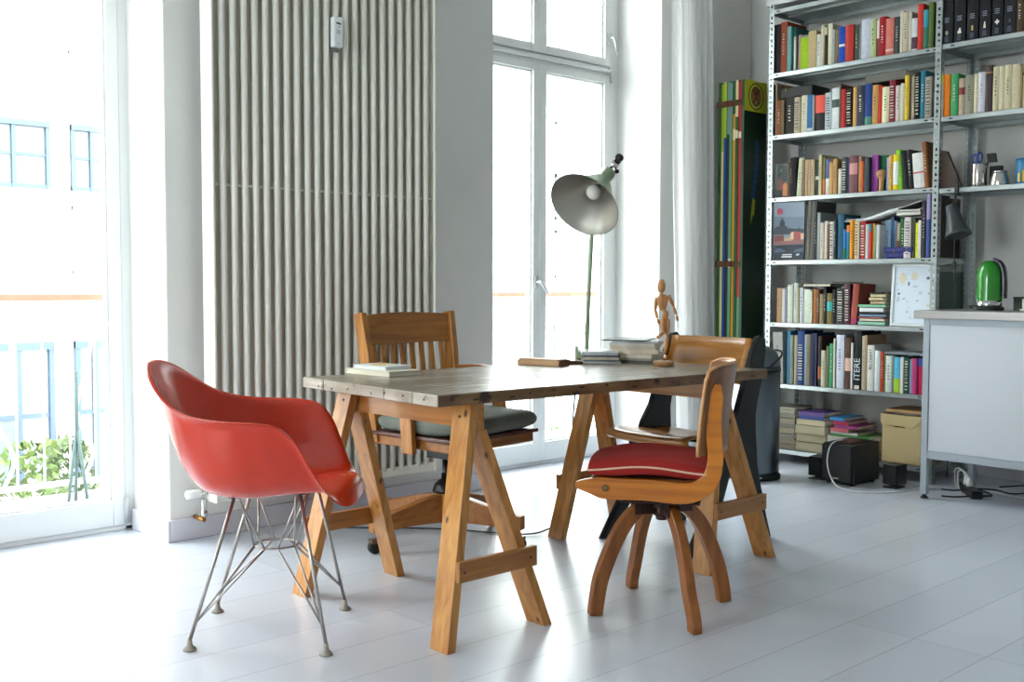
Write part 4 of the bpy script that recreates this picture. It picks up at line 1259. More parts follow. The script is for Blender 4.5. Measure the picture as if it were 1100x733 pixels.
# ---------------------------------------------------------------- upright books
BOOKS = {
's1': [
 (3.748,3.721,0.291,'dark maroon',(50,20,35),''),
 (3.72,3.689,0.289,'thin black',(38,36,38),''),
 (3.686,3.642,0.297,'brown orange',(150,68,42),''),
 (3.64,3.614,0.263,'pale teal',(120,175,170),''),
 (3.614,3.594,0.259,'dark teal',(20,95,90),''),
 (3.61,3.581,0.199,'small mint white',(205,218,208),'back'),
 (3.581,3.569,0.202,'dark plum',(62,42,52),''),
 (3.569,3.55,0.205,'slim beige',(190,165,135),''),
 (3.55,3.499,0.196,'lime green',(165,205,20),'band 150 150 150 .93 1'),
 (3.498,3.446,0.211,'wide tan',(200,178,130),''),
 (3.444,3.416,0.186,'plain white',(226,226,222),''),
 (3.415,3.393,0.234,'tall cream',(206,200,165),''),
 (3.393,3.373,0.216,'dark brown',(72,50,42),'band 215 200 170 .8 1'),
 (3.371,3.343,0.235,'taller ivory',(226,222,196),''),
 (3.343,3.326,0.196,'light grey',(180,182,180),''),
 (3.325,3.301,0.193,'olive brown',(138,118,80),''),
 (3.3,3.262,0.202,'bright blue',(20,78,190),'band 235 235 235 .45 .52'),
 (3.259,3.207,0.205,'rust red',(190,45,30),''),
 (3.206,3.177,0.2,'grey green',(62,72,66),''),
 (3.205,3.185,0.201,'forest grey',(78,92,82),''),
 (3.184,3.165,0.206,'sage grey',(180,190,180),''),
 (3.164,3.106,0.219,'wide lavender white',(206,210,226),''),
 (3.104,3.071,0.211,'pale moss',(186,196,146),''),
 (3.071,3.054,0.203,'two tone brown',(130,75,65),'band 230 220 210 .5 1'),
 (3.054,3.013,0.215,'crimson',(168,20,35),''),
 (3.012,2.965,0.199,'salmon pink',(216,120,106),'band 230 180 165 .1 .16'),
 (2.964,2.933,0.2,'charcoal',(56,64,66),''),
 (2.932,2.913,0.228,'tall off-white',(222,216,202),''),
 (2.913,2.883,0.215,'sand',(206,190,160),''),
 (2.882,2.865,0.214,'bone white',(206,200,186),''),
 (2.865,2.832,0.174,'white and plum',(226,226,226),'band 70 25 55 .06 .42'),
 (2.83,2.8,0.244,'tall red',(216,58,44),''),
 (2.799,2.772,0.209,'teal topped green',(50,122,92),'band 30 150 165 .55 1'),
 (2.769,2.741,0.241,'tall olive green',(86,110,46),''),
],
's2': [
 (3.745,3.721,0.304,'dark bark brown',(52,46,38),''),
 (3.719,3.71,0.314,'tan edged',(170,150,122),''),
 (3.708,3.671,0.205,'short chestnut',(142,76,46),''),
 (3.67,3.654,0.205,'thin olive',(120,110,70),''),
 (3.653,3.587,0.22,'wide black',(36,31,31),''),
 (3.586,3.546,0.211,'cream patterned',(192,176,150),'marks'),
 (3.543,3.503,0.217,'plain cream',(216,210,182),''),
 (3.502,3.466,0.215,'sky blue',(20,105,168),'band 200 210 215 .02 .1'),
 (3.465,3.451,0.209,'slim pale',(150,155,155),''),
 (3.45,3.387,0.204,'red topped black',(30,30,34),'band 230 75 58 .5 1'),
 (3.385,3.345,0.212,'silver grey',(190,200,206),'marks'),
 (3.339,3.291,0.232,'white picture spined',(220,224,226),'band 60 80 75 .52 .72'),
 (3.289,3.28,0.253,'tall thin brown',(120,96,82),''),
 (3.279,3.248,0.219,'vermilion',(182,34,34),''),
 (3.248,3.211,0.215,'black and white lettered',(30,30,32),'marks'),
 (3.209,3.183,0.222,'orange tan',(222,168,92),''),
 (3.18,3.133,0.226,'dark slate',(46,56,72),''),
 (3.13,3.088,0.228,'royal blue and green',(26,60,132),'band 60 130 110 .0 .2'),
 (3.086,3.051,0.217,'ochre',(202,152,82),''),
 (3.05,3.029,0.21,'slim scarlet',(216,50,26),''),
 (3.028,2.988,0.198,'pale yellow',(236,230,190),''),
 (2.986,2.95,0.229,'tall burgundy',(132,30,50),'marks'),
 (2.948,2.92,0.196,'pinkish white',(216,200,196),''),
 (2.918,2.896,0.204,'eggshell',(216,216,192),''),
 (2.895,2.869,0.244,'bright yellow',(226,190,30),''),
 (2.867,2.856,0.239,'thin umber',(60,44,34),''),
 (2.855,2.84,0.237,'taupe',(186,170,142),''),
 (2.838,2.811,0.255,'tall black',(38,38,43),'marks'),
 (2.81,2.782,0.257,'tall teal',(15,120,142),''),
 (2.781,2.745,0.22,'black on cream',(172,167,156),'marks'),
],
's3': [
 (3.61,3.594,0.232,'dark red brown',(62,30,28),''),
 (3.592,3.566,0.233,'dark charcoal',(42,40,43),''),
 (3.564,3.532,0.225,'greenish cream',(206,212,182),''),
 (3.53,3.509,0.213,'brown backed',(150,120,92),''),
 (3.507,3.487,0.212,'pale fawn',(192,168,132),''),
 (3.486,3.466,0.211,'fawn',(186,160,124),''),
 (3.465,3.443,0.209,'pinkish fawn',(196,172,140),''),
 (3.442,3.415,0.2,'dark green striped',(52,62,52),'band 200 205 195 .45 .55'),
 (3.413,3.395,0.233,'tall parchment',(200,190,150),''),
 (3.394,3.377,0.214,'olive and orange',(130,120,60),'band 216 120 40 .0 .42'),
 (3.374,3.348,0.206,'blue topped white',(226,222,216),'band 70 90 150 .45 1'),
 (3.346,3.322,0.184,'short tan',(206,166,102),''),
 (3.32,3.296,0.202,'warm tan',(200,155,96),''),
 (3.294,3.27,0.142,'shortest white',(231,226,211),''),
 (3.268,3.235,0.206,'lettered slate',(62,66,76),'marks'),
 (3.234,3.221,0.204,'thin navy',(36,46,86),''),
 (3.218,3.167,0.209,'rose brown',(120,72,78),'band 205 140 140 .5 .8'),
 (3.164,3.153,0.204,'slim tan',(190,150,110),''),
 (3.152,3.131,0.194,'deep orange',(226,110,50),'band 90 50 40 .9 1'),
 (3.127,3.098,0.194,'dark sea green',(50,62,72),''),
 (3.096,3.06,0.205,'orchid purple',(172,80,176),''),
 (3.055,3.013,0.202,'bottle green',(15,96,56),''),
 (3.011,3.003,0.188,'thin white',(215,215,215),''),
 (3.002,2.98,0.184,'lavender blue',(166,166,216),''),
 (2.979,2.957,0.19,'apricot',(226,180,82),''),
 (2.957,2.924,0.194,'yellow and white',(246,214,30),'band 235 235 230 .15 .8'),
 (2.923,2.898,0.219,'tall lime',(130,210,20),''),
 (2.894,2.864,0.21,'tall matt black',(34,34,38),''),
 (2.86,2.834,0.213,'dark blue black',(36,46,54),''),
 (2.83,2.77,0.19,'white red tied',(226,224,220),'band 190 50 40 .42 .46'),
 (2.769,2.745,0.248,'tall brown board',(150,90,42),''),
],
's4': [
 (3.493,3.47,0.342,'tall khaki',(124,116,104),''),
 (3.468,3.44,0.341,'tall grey',(98,96,94),''),
 (3.439,3.424,0.278,'thin dark',(46,50,56),''),
 (3.423,3.401,0.274,'pale grey',(170,176,176),''),
 (3.399,3.375,0.214,'creamy',(216,206,190),''),
 (3.374,3.353,0.222,'porcelain',(224,220,206),''),
 (3.353,3.339,0.203,'narrow brown',(130,76,50),''),
 (3.338,3.311,0.217,'lettered white',(220,220,215),'marks'),
 (3.31,3.292,0.225,'dark grey blue',(52,58,70),''),
 (3.291,3.252,0.258,'petrol blue',(10,86,112),''),
 (3.249,3.23,0.17,'short green and blue',(30,110,70),'band 20 110 200 .35 1'),
 (3.229,3.208,0.193,'turquoise',(28,128,150),'band 220 130 60 .8 1'),
 (3.207,3.186,0.221,'golden orange',(240,160,30),''),
 (3.203,3.184,0.215,'amber',(231,150,20),'band 190 70 40 .0 .2'),
 (3.185,3.156,0.214,'cream lettered',(226,210,172),'marks'),
 (3.182,3.157,0.211,'vanilla',(228,214,180),''),
 (3.155,3.113,0.212,'wide red',(176,25,36),'marks'),
 (3.11,3.09,0.194,'pale celadon',(200,206,200),''),
 (3.089,3.072,0.196,'red with teal head',(200,40,40),'band 30 110 120 .78 1'),
 (3.071,3.058,0.198,'slim tangerine',(226,140,40),''),
 (3.057,3.047,0.186,'green speckled',(120,160,120),''),
 (3.046,3.026,0.188,'snow white',(226,226,226),''),
 (3.024,2.989,0.215,'light blue',(150,186,216),''),
 (2.988,2.972,0.234,'slate blue',(70,96,136),''),
 (2.971,2.953,0.211,'blue grey',(110,136,170),''),
 (2.952,2.936,0.199,'cream and brown',(190,170,140),'band 120 60 40 .3 .5'),
 (2.934,2.904,0.223,'emerald',(15,96,46),''),
 (2.903,2.883,0.191,'green and orange',(90,150,90),'band 222 130 60 .2 .4'),
 (2.882,2.843,0.221,'wide white lettered',(226,216,216),'marks'),
 (2.842,2.819,0.219,'dark olive',(56,66,46),''),
 (2.817,2.801,0.191,'neon yellow',(226,226,20),''),
 (2.8,2.784,0.204,'light ivory',(224,224,214),''),
 (2.783,2.76,0.307,'tall dark mauve',(62,50,66),''),
 (2.756,2.733,0.343,'tallest blue',(50,80,150),'band 150 140 190 .6 1'),
],
's5': [
 (3.689,3.654,0.207,'tan',(190,146,106),''),
 (3.653,3.63,0.203,'clean white',(216,216,211),''),
 (3.628,3.614,0.204,'grey lavender',(140,140,165),''),
 (3.612,3.575,0.226,'wide off-white',(210,216,200),''),
 (3.574,3.544,0.236,'tall pale',(206,212,202),''),
 (3.542,3.532,0.208,'thin straw',(190,180,130),''),
 (3.53,3.505,0.209,'cool white',(211,211,216),''),
 (3.503,3.46,0.201,'milky green',(216,226,211),''),
 (3.459,3.443,0.193,'slim cream',(222,214,190),''),
 (3.442,3.415,0.201,'copper brown',(166,106,52),''),
 (3.413,3.398,0.197,'thin cocoa',(110,70,45),''),
 (3.396,3.369,0.175,'khaki tan',(152,132,92),''),
 (3.368,3.351,0.216,'near black',(48,42,40),''),
 (3.35,3.31,0.179,'olive with turquoise label',(120,106,56),'band 40 170 165 .42 .72'),
 (3.309,3.286,0.202,'black blue',(34,36,52),''),
 (3.283,3.237,0.209,'dark grey lettered',(62,62,66),'marks'),
 (3.234,3.199,0.231,'aubergine',(86,42,66),'marks'),
 (3.197,3.161,0.232,'terracotta',(166,80,66),''),
],
's6': [
 (3.699,3.633,0.309,'wide greyish white',(172,167,162),''),
 (3.612,3.591,0.32,'steel blue',(60,130,170),''),
 (3.589,3.566,0.294,'thin grey green',(150,156,142),''),
 (3.564,3.54,0.295,'pale khaki',(170,166,142),''),
 (3.538,3.493,0.323,'cobalt blue',(26,60,122),'marks'),
 (3.491,3.477,0.302,'pale grey blue',(142,160,170),''),
 (3.475,3.45,0.302,'mottled brown',(140,126,106),''),
 (3.448,3.421,0.312,'navy',(36,46,76),''),
 (3.419,3.406,0.313,'indigo',(32,38,80),''),
 (3.404,3.381,0.296,'black and orange',(62,46,42),'band 190 100 50 .15 .4'),
 (3.379,3.351,0.213,'short cream',(200,196,172),''),
 (3.349,3.33,0.24,'dull olive',(112,116,86),''),
 (3.328,3.3,0.255,'jade green',(60,150,106),''),
 (3.298,3.287,0.287,'thin parchment',(214,208,190),''),
 (3.285,3.234,0.308,'lavender grey',(206,211,226),''),
 (3.229,3.186,0.294,'dark brown pink labelled',(82,56,46),'band 210 170 150 .35 .6'),
 (3.184,3.173,0.265,'thin white edged',(220,218,212),''),
 (3.171,3.125,0.331,'black big lettered',(30,36,46),'TEXT1'),
 (3.12,3.103,0.307,'light taupe',(190,176,150),''),
 (3.101,3.086,0.312,'sandy',(166,140,110),''),
 (3.084,3.043,0.257,'white name lettered',(231,231,226),'TEXT2'),
 (3.04,3.008,0.229,'bluish white',(226,231,232),''),
 (3.006,2.983,0.222,'rusty orange',(190,62,32),''),
 (2.981,2.975,0.21,'thin leaf green',(80,140,80),''),
 (2.973,2.936,0.204,'chalk white',(220,226,220),''),
 (2.934,2.925,0.205,'thin moss',(130,146,130),''),
 (2.923,2.886,0.198,'aqua and lime',(90,190,222),'band 170 205 40 .0 .4'),
 (2.884,2.867,0.2,'slim white',(226,226,226),''),
 (2.865,2.836,0.199,'dark green lettered',(20,80,46),'marks'),
 (2.834,2.82,0.192,'baby blue',(130,160,190),''),
 (2.819,2.791,0.195,'magenta',(200,70,130),''),
 (2.789,2.751,0.197,'raspberry',(190,25,70),'band 40 70 150 .78 1'),
],
'R1': [
 (2.698,2.637,0.352,'A',(18,24,40),'emb 150 150 130'),
 (2.629,2.57,0.338,'B',(18,24,40),'emb 225 225 215'),
 (2.563,2.505,0.325,'C',(18,24,40),'emb 190 165 90'),
 (2.495,2.439,0.311,'D',(18,24,40),'emb 210 220 205'),
 (2.43,2.376,0.298,'E',(18,24,40),'emb 225 225 225'),
 (2.37,2.312,0.285,'F',(18,24,40),'emb 70 75 80'),
 (2.307,2.276,0.19,'brown',(82,60,38),''),
],
'R2': [
 (2.704,2.679,0.224,'cream',(210,206,186),'band 225 215 60 .8 1'),
 (2.677,2.644,0.222,'orange',(240,130,25),''),
 (2.638,2.6,0.219,'green',(60,156,92),''),
 (2.595,2.563,0.19,'beige',(186,166,142),'band 130 30 30 .55 .75'),
 (2.562,2.516,0.202,'sage grey',(146,146,126),''),
 (2.514,2.494,0.203,'buttermilk',(236,222,182),''),
 (2.493,2.458,0.207,'lilac white',(220,220,231),''),
 (2.457,2.42,0.237,'dark brown',(66,46,50),'band 150 110 60 .82 .86'),
 (2.418,2.388,0.225,'pale vellum',(216,206,172),''),
 (2.387,2.358,0.222,'second vellum',(220,210,178),''),
 (2.357,2.324,0.226,'wider vellum',(212,200,165),''),
 (2.322,2.281,0.222,'widest vellum',(214,202,168),''),
 (2.279,2.273,0.211,'thin ochre',(190,160,100),''),
 (2.271,2.235,0.211,'mottled ivory',(216,206,176),'band 60 50 40 .78 .84'),
],
}

ROWN = {'s1': 'top row', 's2': 'second row', 's3': 'third row', 's4': 'fourth row', 's5': 'fifth row', 's6': 'sixth row', 'R1': 'upper right rack', 'R2': 'lower right rack'}
BZ = dict(s1=2.342, s2=1.973, s3=1.600, s4=1.225, s5=0.851, s6=0.482, R1=2.349, R2=1.969)
LEAN = {('s3', 'tall lime'): 5, ('s3', 'tall matt black'): 5, ('s3', 'dark blue black'): 6, ('s3', 'white red tied'): 5, ('s3', 'tall brown board'): 5, ('s3', 'greenish cream'): -4, ('s5', 'terracotta'): -4, ('s4', 'tall khaki'): -2.5, ('s4', 'tall grey'): -2.5, ('s6', 'wide greyish white'): 2}
DEEP = {('s3', 'bottle green'): 0.05, ('s3', 'orchid purple'): 0.03, ('s3', 'thin white'): 0.05, ('s3', 'lavender blue'): 0.02, ('s4', 'light blue'): 0.06, ('s4', 'slate blue'): 0.06, ('s4', 'blue grey'): 0.06, ('s4', 'cream and brown'): 0.06, ('s4', 'emerald'): 0.06, ('s4', 'green and orange'): 0.06, ('s1', 'dark teal'): 0.02}
BG = 0.94
rr = random.Random(21)
def bcol(c):
    k = BG * (0.55 if max(c) < 60 else 1.0)
    return tuple(min(255, int(v * k)) for v in c)
EMB = []
def upright_book(shelf_id, y1, y0, h, desc, c, ex, prev, idx):
    z0 = BZ[shelf_id]
    w = max(0.006, y1 - y0)
    h = min(h, 0.365)
    d = min(0.235, 0.115 + 0.38 * max(0.0, h - 0.08) + rr.uniform(-0.01, 0.02))
    xf = XF + 0.004 + DEEP.get((shelf_id, desc), rr.choice([0.0, 0.002, 0.004, 0.008]))
    if shelf_id == 'R1':
        label = {'A': 'leftmost', 'B': 'second', 'C': 'third', 'D': 'fourth', 'E': 'fifth', 'F': 'sixth and last'}.get(desc)
        emb = {'A': 'grey oval', 'B': 'white bust', 'C': 'gold figure', 'D': 'pale statue', 'E': 'white cross', 'F': 'dim'}.get(desc)
        if label: label = label + ' dark navy volume with ' + emb + ' emblem, upper row of the right rack'
        else: label = 'brown book after the navy volumes, upper row of the right rack'
    elif prev is None:
        label = '%s book at the left end of the %s' % (desc, ROWN[shelf_id] + (' of the tall rack' if shelf_id[0] == 's' else ''))
    else:
        label = '%s book right of the %s one, %s' % (desc, prev, ROWN[shelf_id])
    yc = (y0 + y1) / 2
    t = thing('book', label, 'book', (xf, yc, z0), 0, 'books in the ' + ROWN[shelf_id])
    cm = mat('cloth_%d_%d_%d' % c, bcol(c), rr.choice([0.4, 0.5, 0.6]), noise=0.10, nscale=40, spec=0.3)
    b = 0.0022 if w > 0.014 else 0.0012
    hw = w / 2
    m = MB(local=True)
    # spine: slightly rounded strip, then two boards
    n = 6; sp = []
    for i in range(n + 1):
        u = -1 + 2 * i / n
        sp.append((0.0045 * u * u if w > 0.018 else 0.001 * u * u, u * hw))
    vs = []
    for z in (0.0, h):
        vs += [(x, y, z) for x, y in sp] + [(x + b, y * (hw - b * 0.5) / hw, z) for x, y in reversed(sp)]
    k = 2 * (n + 1)
    fs = [tuple(range(k))[::-1], tuple(range(k, 2 * k))] + [(i, (i + 1) % k, (i + 1) % k + k, i + k) for i in range(k)]
    m.add(vs, fs)
    m.box(0.004, d, -hw, -hw + b, 0, h); m.box(0.004, d, hw - b, hw, 0, h)
    m.build('cover', cm, t)
    MB(local=True).box(0.005, d - 0.004, -hw + b, hw - b, 0.003, h - 0.004).build('pages', PG if idx % 3 else PW, t)
    e = ex.split()
    if e and e[0] == 'band':
        c2 = tuple(int(v) for v in e[1:4]); a0, a1 = float(e[4]) * h, float(e[5]) * h
        mb = MB(local=True); vs = []
        for z in (a0, a1): vs += [(x - 0.0006, y * 1.0, z) for x, y in sp]
        mb.add(vs, [(i, i + 1, i + 2 + n, i + 1 + n) for i in range(n)])
        mb.build('spine_band', mat('cloth_%d_%d_%d' % c2, bcol(c2), 0.5), t)
    elif (e and e[0] == 'marks') or (not e and w > 0.014 and idx % 2 == 0):
        light = sum(c) < 330
        tc_ = (200, 196, 180) if light else (70, 60, 60)
        sh_ = []; q = random.Random(idx * 13 + len(desc))
        ww = w * (0.34 if e else 0.14)
        a = h * (0.10 if e else 0.35); top = h * (0.9 if e else 0.75)
        z = a
        while z < top:
            l = q.uniform(0.004, 0.012)
            sh_.append((tc_, [(-ww * q.uniform(.7, 1), z), (ww * q.uniform(.7, 1), z), (ww * q.uniform(.7, 1), z + l * 0.6), (-ww, z + l * 0.6)]))
            z += l + q.uniform(0.003, 0.01)
        decal('spine_marks', (xf, yc, z0), (0, -1, 0), (0, 0, 1), (-1, 0, 0), sh_[:14], t)
    elif e and e[0] == 'emb':
        c2 = tuple(int(v) for v in e[1:4])
        shp = {'A': [circ(0, .058, .008, .012, 16)], 'B': [circ(.002, .068, .005, .006, 10), [(-.010, .045), (.010, .045), (.009, .060), (0, .064), (-.008, .060)]],
               'C': [circ(0, .070, .006, .006, 10), [(-.005, .050), (.005, .050), (.004, .066), (-.004, .066)]],
               'D': [circ(0, .078, .004, .005, 10), [(-.007, .050), (.006, .050), (.004, .073), (-.004, .073)]],
               'E': [circ(0, .070, .005, .014, 12), circ(0, .070, .012, .007, 12)], 'F': [circ(0, .066, .005, .010, 12)]}[desc]
        sh_ = [(c2, p) for p in shp]
        for q in range(5): sh_.append(((92, 100, 124), [(-.011, .036 - q * .006), (.009, .036 - q * .006), (.009, .0385 - q * .006), (-.011, .0385 - q * .006)]))
        for q in range(3): sh_.append(((130, 136, 156), [(-.012, .112 + q * .010), (.012, .112 + q * .010), (.012, .116 + q * .010), (-.012, .116 + q * .010)]))
        decal('spine_emblem', (xf, yc, z0), (0, -1, 0), (0, 0, 1), (-1, 0, 0), sh_, t, start=0.001)
    elif e and e[0] == 'TEXT1':
        text_mesh('spine_lettering', 'ITERE', 0.052, mat('letter_pale', (196, 206, 214), 0.6), (xf - 0.0008, yc - 0.018, z0 + 0.052), (0, 0, 1), (0, 1, 0), t)
        decal('spine_label', (xf, yc, z0), (0, -1, 0), (0, 0, 1), (-1, 0, 0), [((206, 200, 186), [(-.014, .003), (.016, .003), (.016, .024), (-.014, .024)])], t)
    elif e and e[0] == 'TEXT2':
        text_mesh('spine_lettering', 'BELTAIERT', 0.025, mat('letter_dark', (44, 46, 60), 0.6), (xf - 0.0008, yc - 0.009, z0 + 0.118), (0, 0, 1), (0, 1, 0), t)
    ln = LEAN.get((shelf_id, desc))
    if ln:
        t.rotation_euler = (R(-ln), 0, 0)
        t.location.z += abs(math.sin(R(ln))) * hw + 0.0003
    return t
for sid, rows in BOOKS.items():
    prev = None; lim = 99
    for i, (y1, y0, h, desc, c, ex) in enumerate(rows):
        y1 = min(y1, lim - 0.0008)
        if y1 - y0 < 0.006: y0 = y1 - 0.006
        upright_book(sid, y1, y0, h, desc, c, ex, prev, i)
        lim = y0; prev = desc

def top_of(sid, y0, y1):
    """height of the tallest upright book under the span y0..y1"""
    return BZ[sid] + max(min(r[2], 0.365) for r in BOOKS[sid] if r[0] > y0 + 0.004 and r[1] < y1 - 0.004) + 0.0006
# books and papers lying on or standing before the rows
def lying(label, x0, x1, y0, y1, z0, h, c, group='books lying flat in the rack', cat='book', name='book', tilt=0.0, rz=0.0, pages=PG):
    """flat book: spine on the room side (-x)"""
    cx, cy = (x0 + x1) / 2, (y0 + y1) / 2
    t = thing(name, label, cat, (cx, cy, z0), rz, group)
    w, d = x1 - x0, y1 - y0
    m = MB(local=True); b = 0.0022
    m.box(-w / 2, w / 2, -d / 2, d / 2, 0, b); m.box(-w / 2, w / 2, -d / 2, d / 2, h - b, h); m.box(-w / 2, -w / 2 + b, -d / 2, d / 2, 0, h)
    m.build('cover', mat('cloth_%d_%d_%d' % c, bcol(c), 0.5), t)
    MB(local=True).box(-w / 2 + b, w / 2 - 0.003, -d / 2 + 0.003, d / 2 - 0.003, b, h - b).build('pages', pages, t)
    if tilt:
        t.rotation_euler = (R(tilt), 0, rz)
    return t
# row 2
cs = thing('black_case', 'black case lying on the short books at the left of the second row', 'case', (5.68, 3.60, 1.973 + 0.215))
MB().box(5.600, 5.80, 3.475, 3.690, 2.1900, 2.250).build('body', mat('black_leatherette', (20, 19, 20), 0.5), cs, bevel=0.006)
MB().tube([(5.594, 3.648, 2.226), (5.588, 3.648, 2.262), (5.578, 3.646, 2.28)], 0.0018, 6).build('yellow_strap', mat('yellow_cord', (200, 160, 50), 0.7), cs)
lying('thick grey book lying across the tops at the right of the second row', 5.60, 5.76, 2.90, 3.135, top_of('s2', 2.90, 3.135), 0.050, (104, 102, 92), tilt=0)
# row 3: dark painting book shown front-on, wooden hand
pb = thing('picture_book', 'dark picture book shown cover first at the left end of the third row', 'book', (5.60, 3.665, 1.601))
MB().box(5.592, 5.622, 3.621, 3.712, 1.6005, 1.805).build('cover', mat('dark_picture_cover', (38, 42, 40), 0.35), pb, bevel=0.002)
MB().box(5.595, 5.619, 3.6195, 3.7, 1.603, 1.802).build('pages', PG, pb)
decal('cover_picture', (5.592, 3.712, 1.6005), (0, -1, 0), (0, 0, 1), (-1, 0, 0),
      [((48, 62, 58), [(.01, .09), (.085, .10), (.08, .19), (.02, .195)]), ((132, 44, 34), [(.022, .05), (.045, .045), (.050, .09), (.036, .12), (.026, .09)]), ((196, 120, 70), [(.055, .008), (.084, .008), (.086, .078), (.066, .09), (.056, .07)]),
       ((150, 62, 40), [(.030, .092), (.040, .095), (.036, .135)]), ((28, 34, 36), [(.004, .004), (.05, .004), (.05, .042), (.004, .05)]), ((88, 104, 96), [(.030, .15), (.05, .155), (.048, .175), (.034, .17)])], pb)
HANDW = wood('carved_hand_wood', (206, 160, 112), (176, 128, 80), 0.5, 'z')
hy, hz = 3.030, 1.6005
hd = thing('wooden_hand', 'small carved wooden fist standing before the bottle green book', 'ornament', (5.604, hy, hz))
m = MB()
m.lathe([(0.013, 0.0), (0.014, 0.004), (0.0125, 0.03), (0.0125, 0.05), (0.015, 0.062)], (5.604, hy, hz), (0, 0, 1), 20)
m.build('wrist', HANDW, hd)
m = MB(); vs = []
rings = [(0.0, 0.012, 0.009), (0.012, 0.017, 0.011), (0.028, 0.021, 0.013), (0.044, 0.0215, 0.013), (0.055, 0.020, 0.011), (0.060, 0.014, 0.006)]
n = 16
for z, a, b in rings:
    for k in range(n):
        w = 2 * math.pi * k / n
        vs.append((5.604 + b * math.cos(w), hy + a * math.sin(w), hz + 0.056 + z))
m.add(vs, [(i * n + k, i * n + (k + 1) % n, (i + 1) * n + (k + 1) % n, (i + 1) * n + k) for i in range(len(rings) - 1) for k in range(n)] + [tuple((len(rings) - 1) * n + k for k in range(n))], True)
m.build('palm', HANDW, hd)
for i in range(4):                                 # fingers folded forward over the palm
    y = hy - 0.0155 + i * 0.0103; zt = hz + 0.112 + [0.0, 0.003, 0.002, -0.003][i]
    MB().tube(spline([(5.606, y, zt - 0.012), (5.600, y, zt), (5.590, y, zt - 0.004), (5.586, y, zt - 0.020), (5.592, y, zt - 0.032)], 3), [0.0056] * 10 + [0.0048] * 3, 10).build('finger', HANDW, hd)
MB().tube(spline([(5.602, hy + 0.019, hz + 0.075), (5.592, hy + 0.019, hz + 0.090), (5.585, hy + 0.010, hz + 0.097), (5.584, hy + 0.000, hz + 0.094)], 3), 0.0055, 10).build('thumb', HANDW, hd)
# row 4: picture magazine, papers, stacked books, purse
pm = thing('city_picture_magazine', 'large magazine with a river city skyline cover, left end of the fourth row', 'magazine', (5.60, 3.615, 1.2255))
MB().box(5.590, 5.602, 3.505, 3.716, 1.2255, 1.570).build('cover', mat('evening_sky_print', (112, 128, 144), 0.3), pm, bevel=0.001)
W_ = 0.209
def U(px): return (px - 45) / 385 * W_
def V(py): return 0.344 * (1 - (py - 35) / 690)
sk = [((128, 142, 156), [(U(45), V(200)), (U(430), V(210)), (U(430), V(35)), (U(45), V(35))]),
      ((104, 118, 134), [(U(45), V(330)), (U(430), V(350)), (U(430), V(230)), (U(45), V(200))]),
      ((56, 64, 76), [(U(45), V(420)), (U(45), V(345)), (U(80), V(320)), (U(120), V(318)), (U(215), V(320)), (U(222), V(345)), (U(300), V(350)), (U(430), V(358)), (U(430), V(420))]),
      ((46, 54, 66), [(U(118), V(325)), (U(118), V(290)), (U(126), V(262)), (U(142), V(245)), (U(152), V(200)), (U(162), V(245)), (U(178), V(262)), (U(186), V(290)), (U(186), V(325))]),
      ((44, 52, 62), [(U(240), V(360)), (U(244), V(315)), (U(250), V(360))]), ((44, 52, 62), [(U(360), V(360)), (U(366), V(318)), (U(372), V(360))]),
      ((116, 62, 64), [(U(50), V(540)), (U(50), V(430)), (U(175), V(425)), (U(180), V(540))]),
      ((176, 142, 112), [(U(178), V(535)), (U(178), V(470)), (U(262), V(452)), (U(262), V(535))]),
      ((206, 170, 134), [(U(262), V(480)), (U(262), V(400)), (U(300), V(388)), (U(300), V(480))]),
      ((150, 78, 78), [(U(300), V(500)), (U(300), V(385)), (U(390), V(395)), (U(390), V(500))]),
      ((206, 178, 144), [(U(390), V(480)), (U(390), V(410)), (U(428), V(410)), (U(428), V(480))]),
      ((132, 92, 92), [(U(50), V(545)), (U(50), V(500)), (U(428), V(492)), (U(428), V(535))]),
      ((30, 40, 54), [(U(45), V(722)), (U(45), V(548)), (U(430), V(540)), (U(430), V(722))]),
      ((70, 88, 108), [(U(60), V(625)), (U(70), V(590)), (U(130), V(582)), (U(200), V(612)), (U(200), V(632)), (U(60), V(632))]),
      ((70, 88, 108), [(U(300), V(632)), (U(320), V(602)), (U(428), V(582)), (U(428), V(632))]),
      ((196, 66, 86), [(U(88), V(170)), (U(88), V(110)), (U(98), V(110)), (U(98), V(170))]), ((196, 66, 86), [(U(106), V(182)), (U(106), V(98)), (U(118), V(98)), (U(118), V(182))]),
      ((196, 66, 86), [(U(126), V(182)), (U(126), V(104)), (U(138), V(104)), (U(138), V(182))]), ((196, 66, 86), [(U(146), V(170)), (U(146), V(110)), (U(156), V(110)), (U(156), V(170))]), ((196, 66, 86), [(U(88), V(150)), (U(88), V(140)), (U(156), V(140)), (U(156), V(150))]),
      ((206, 212, 218), [(U(162), V(668)), (U(162), V(654)), (U(285), V(654)), (U(285), V(668))]), ((206, 212, 218), [(U(155), V(695)), (U(155), V(678)), (U(285), V(678)), (U(285), V(695))]), ((180, 190, 200), [(U(340), V(675)), (U(340), V(655)), (U(378), V(650)), (U(378), V(670))])]
decal('cover_picture', (5.590, 3.714, 1.2258), (0, -1, 0), (0, 0, 1), (-1, 0, 0), sk, pm, start=0.0004)
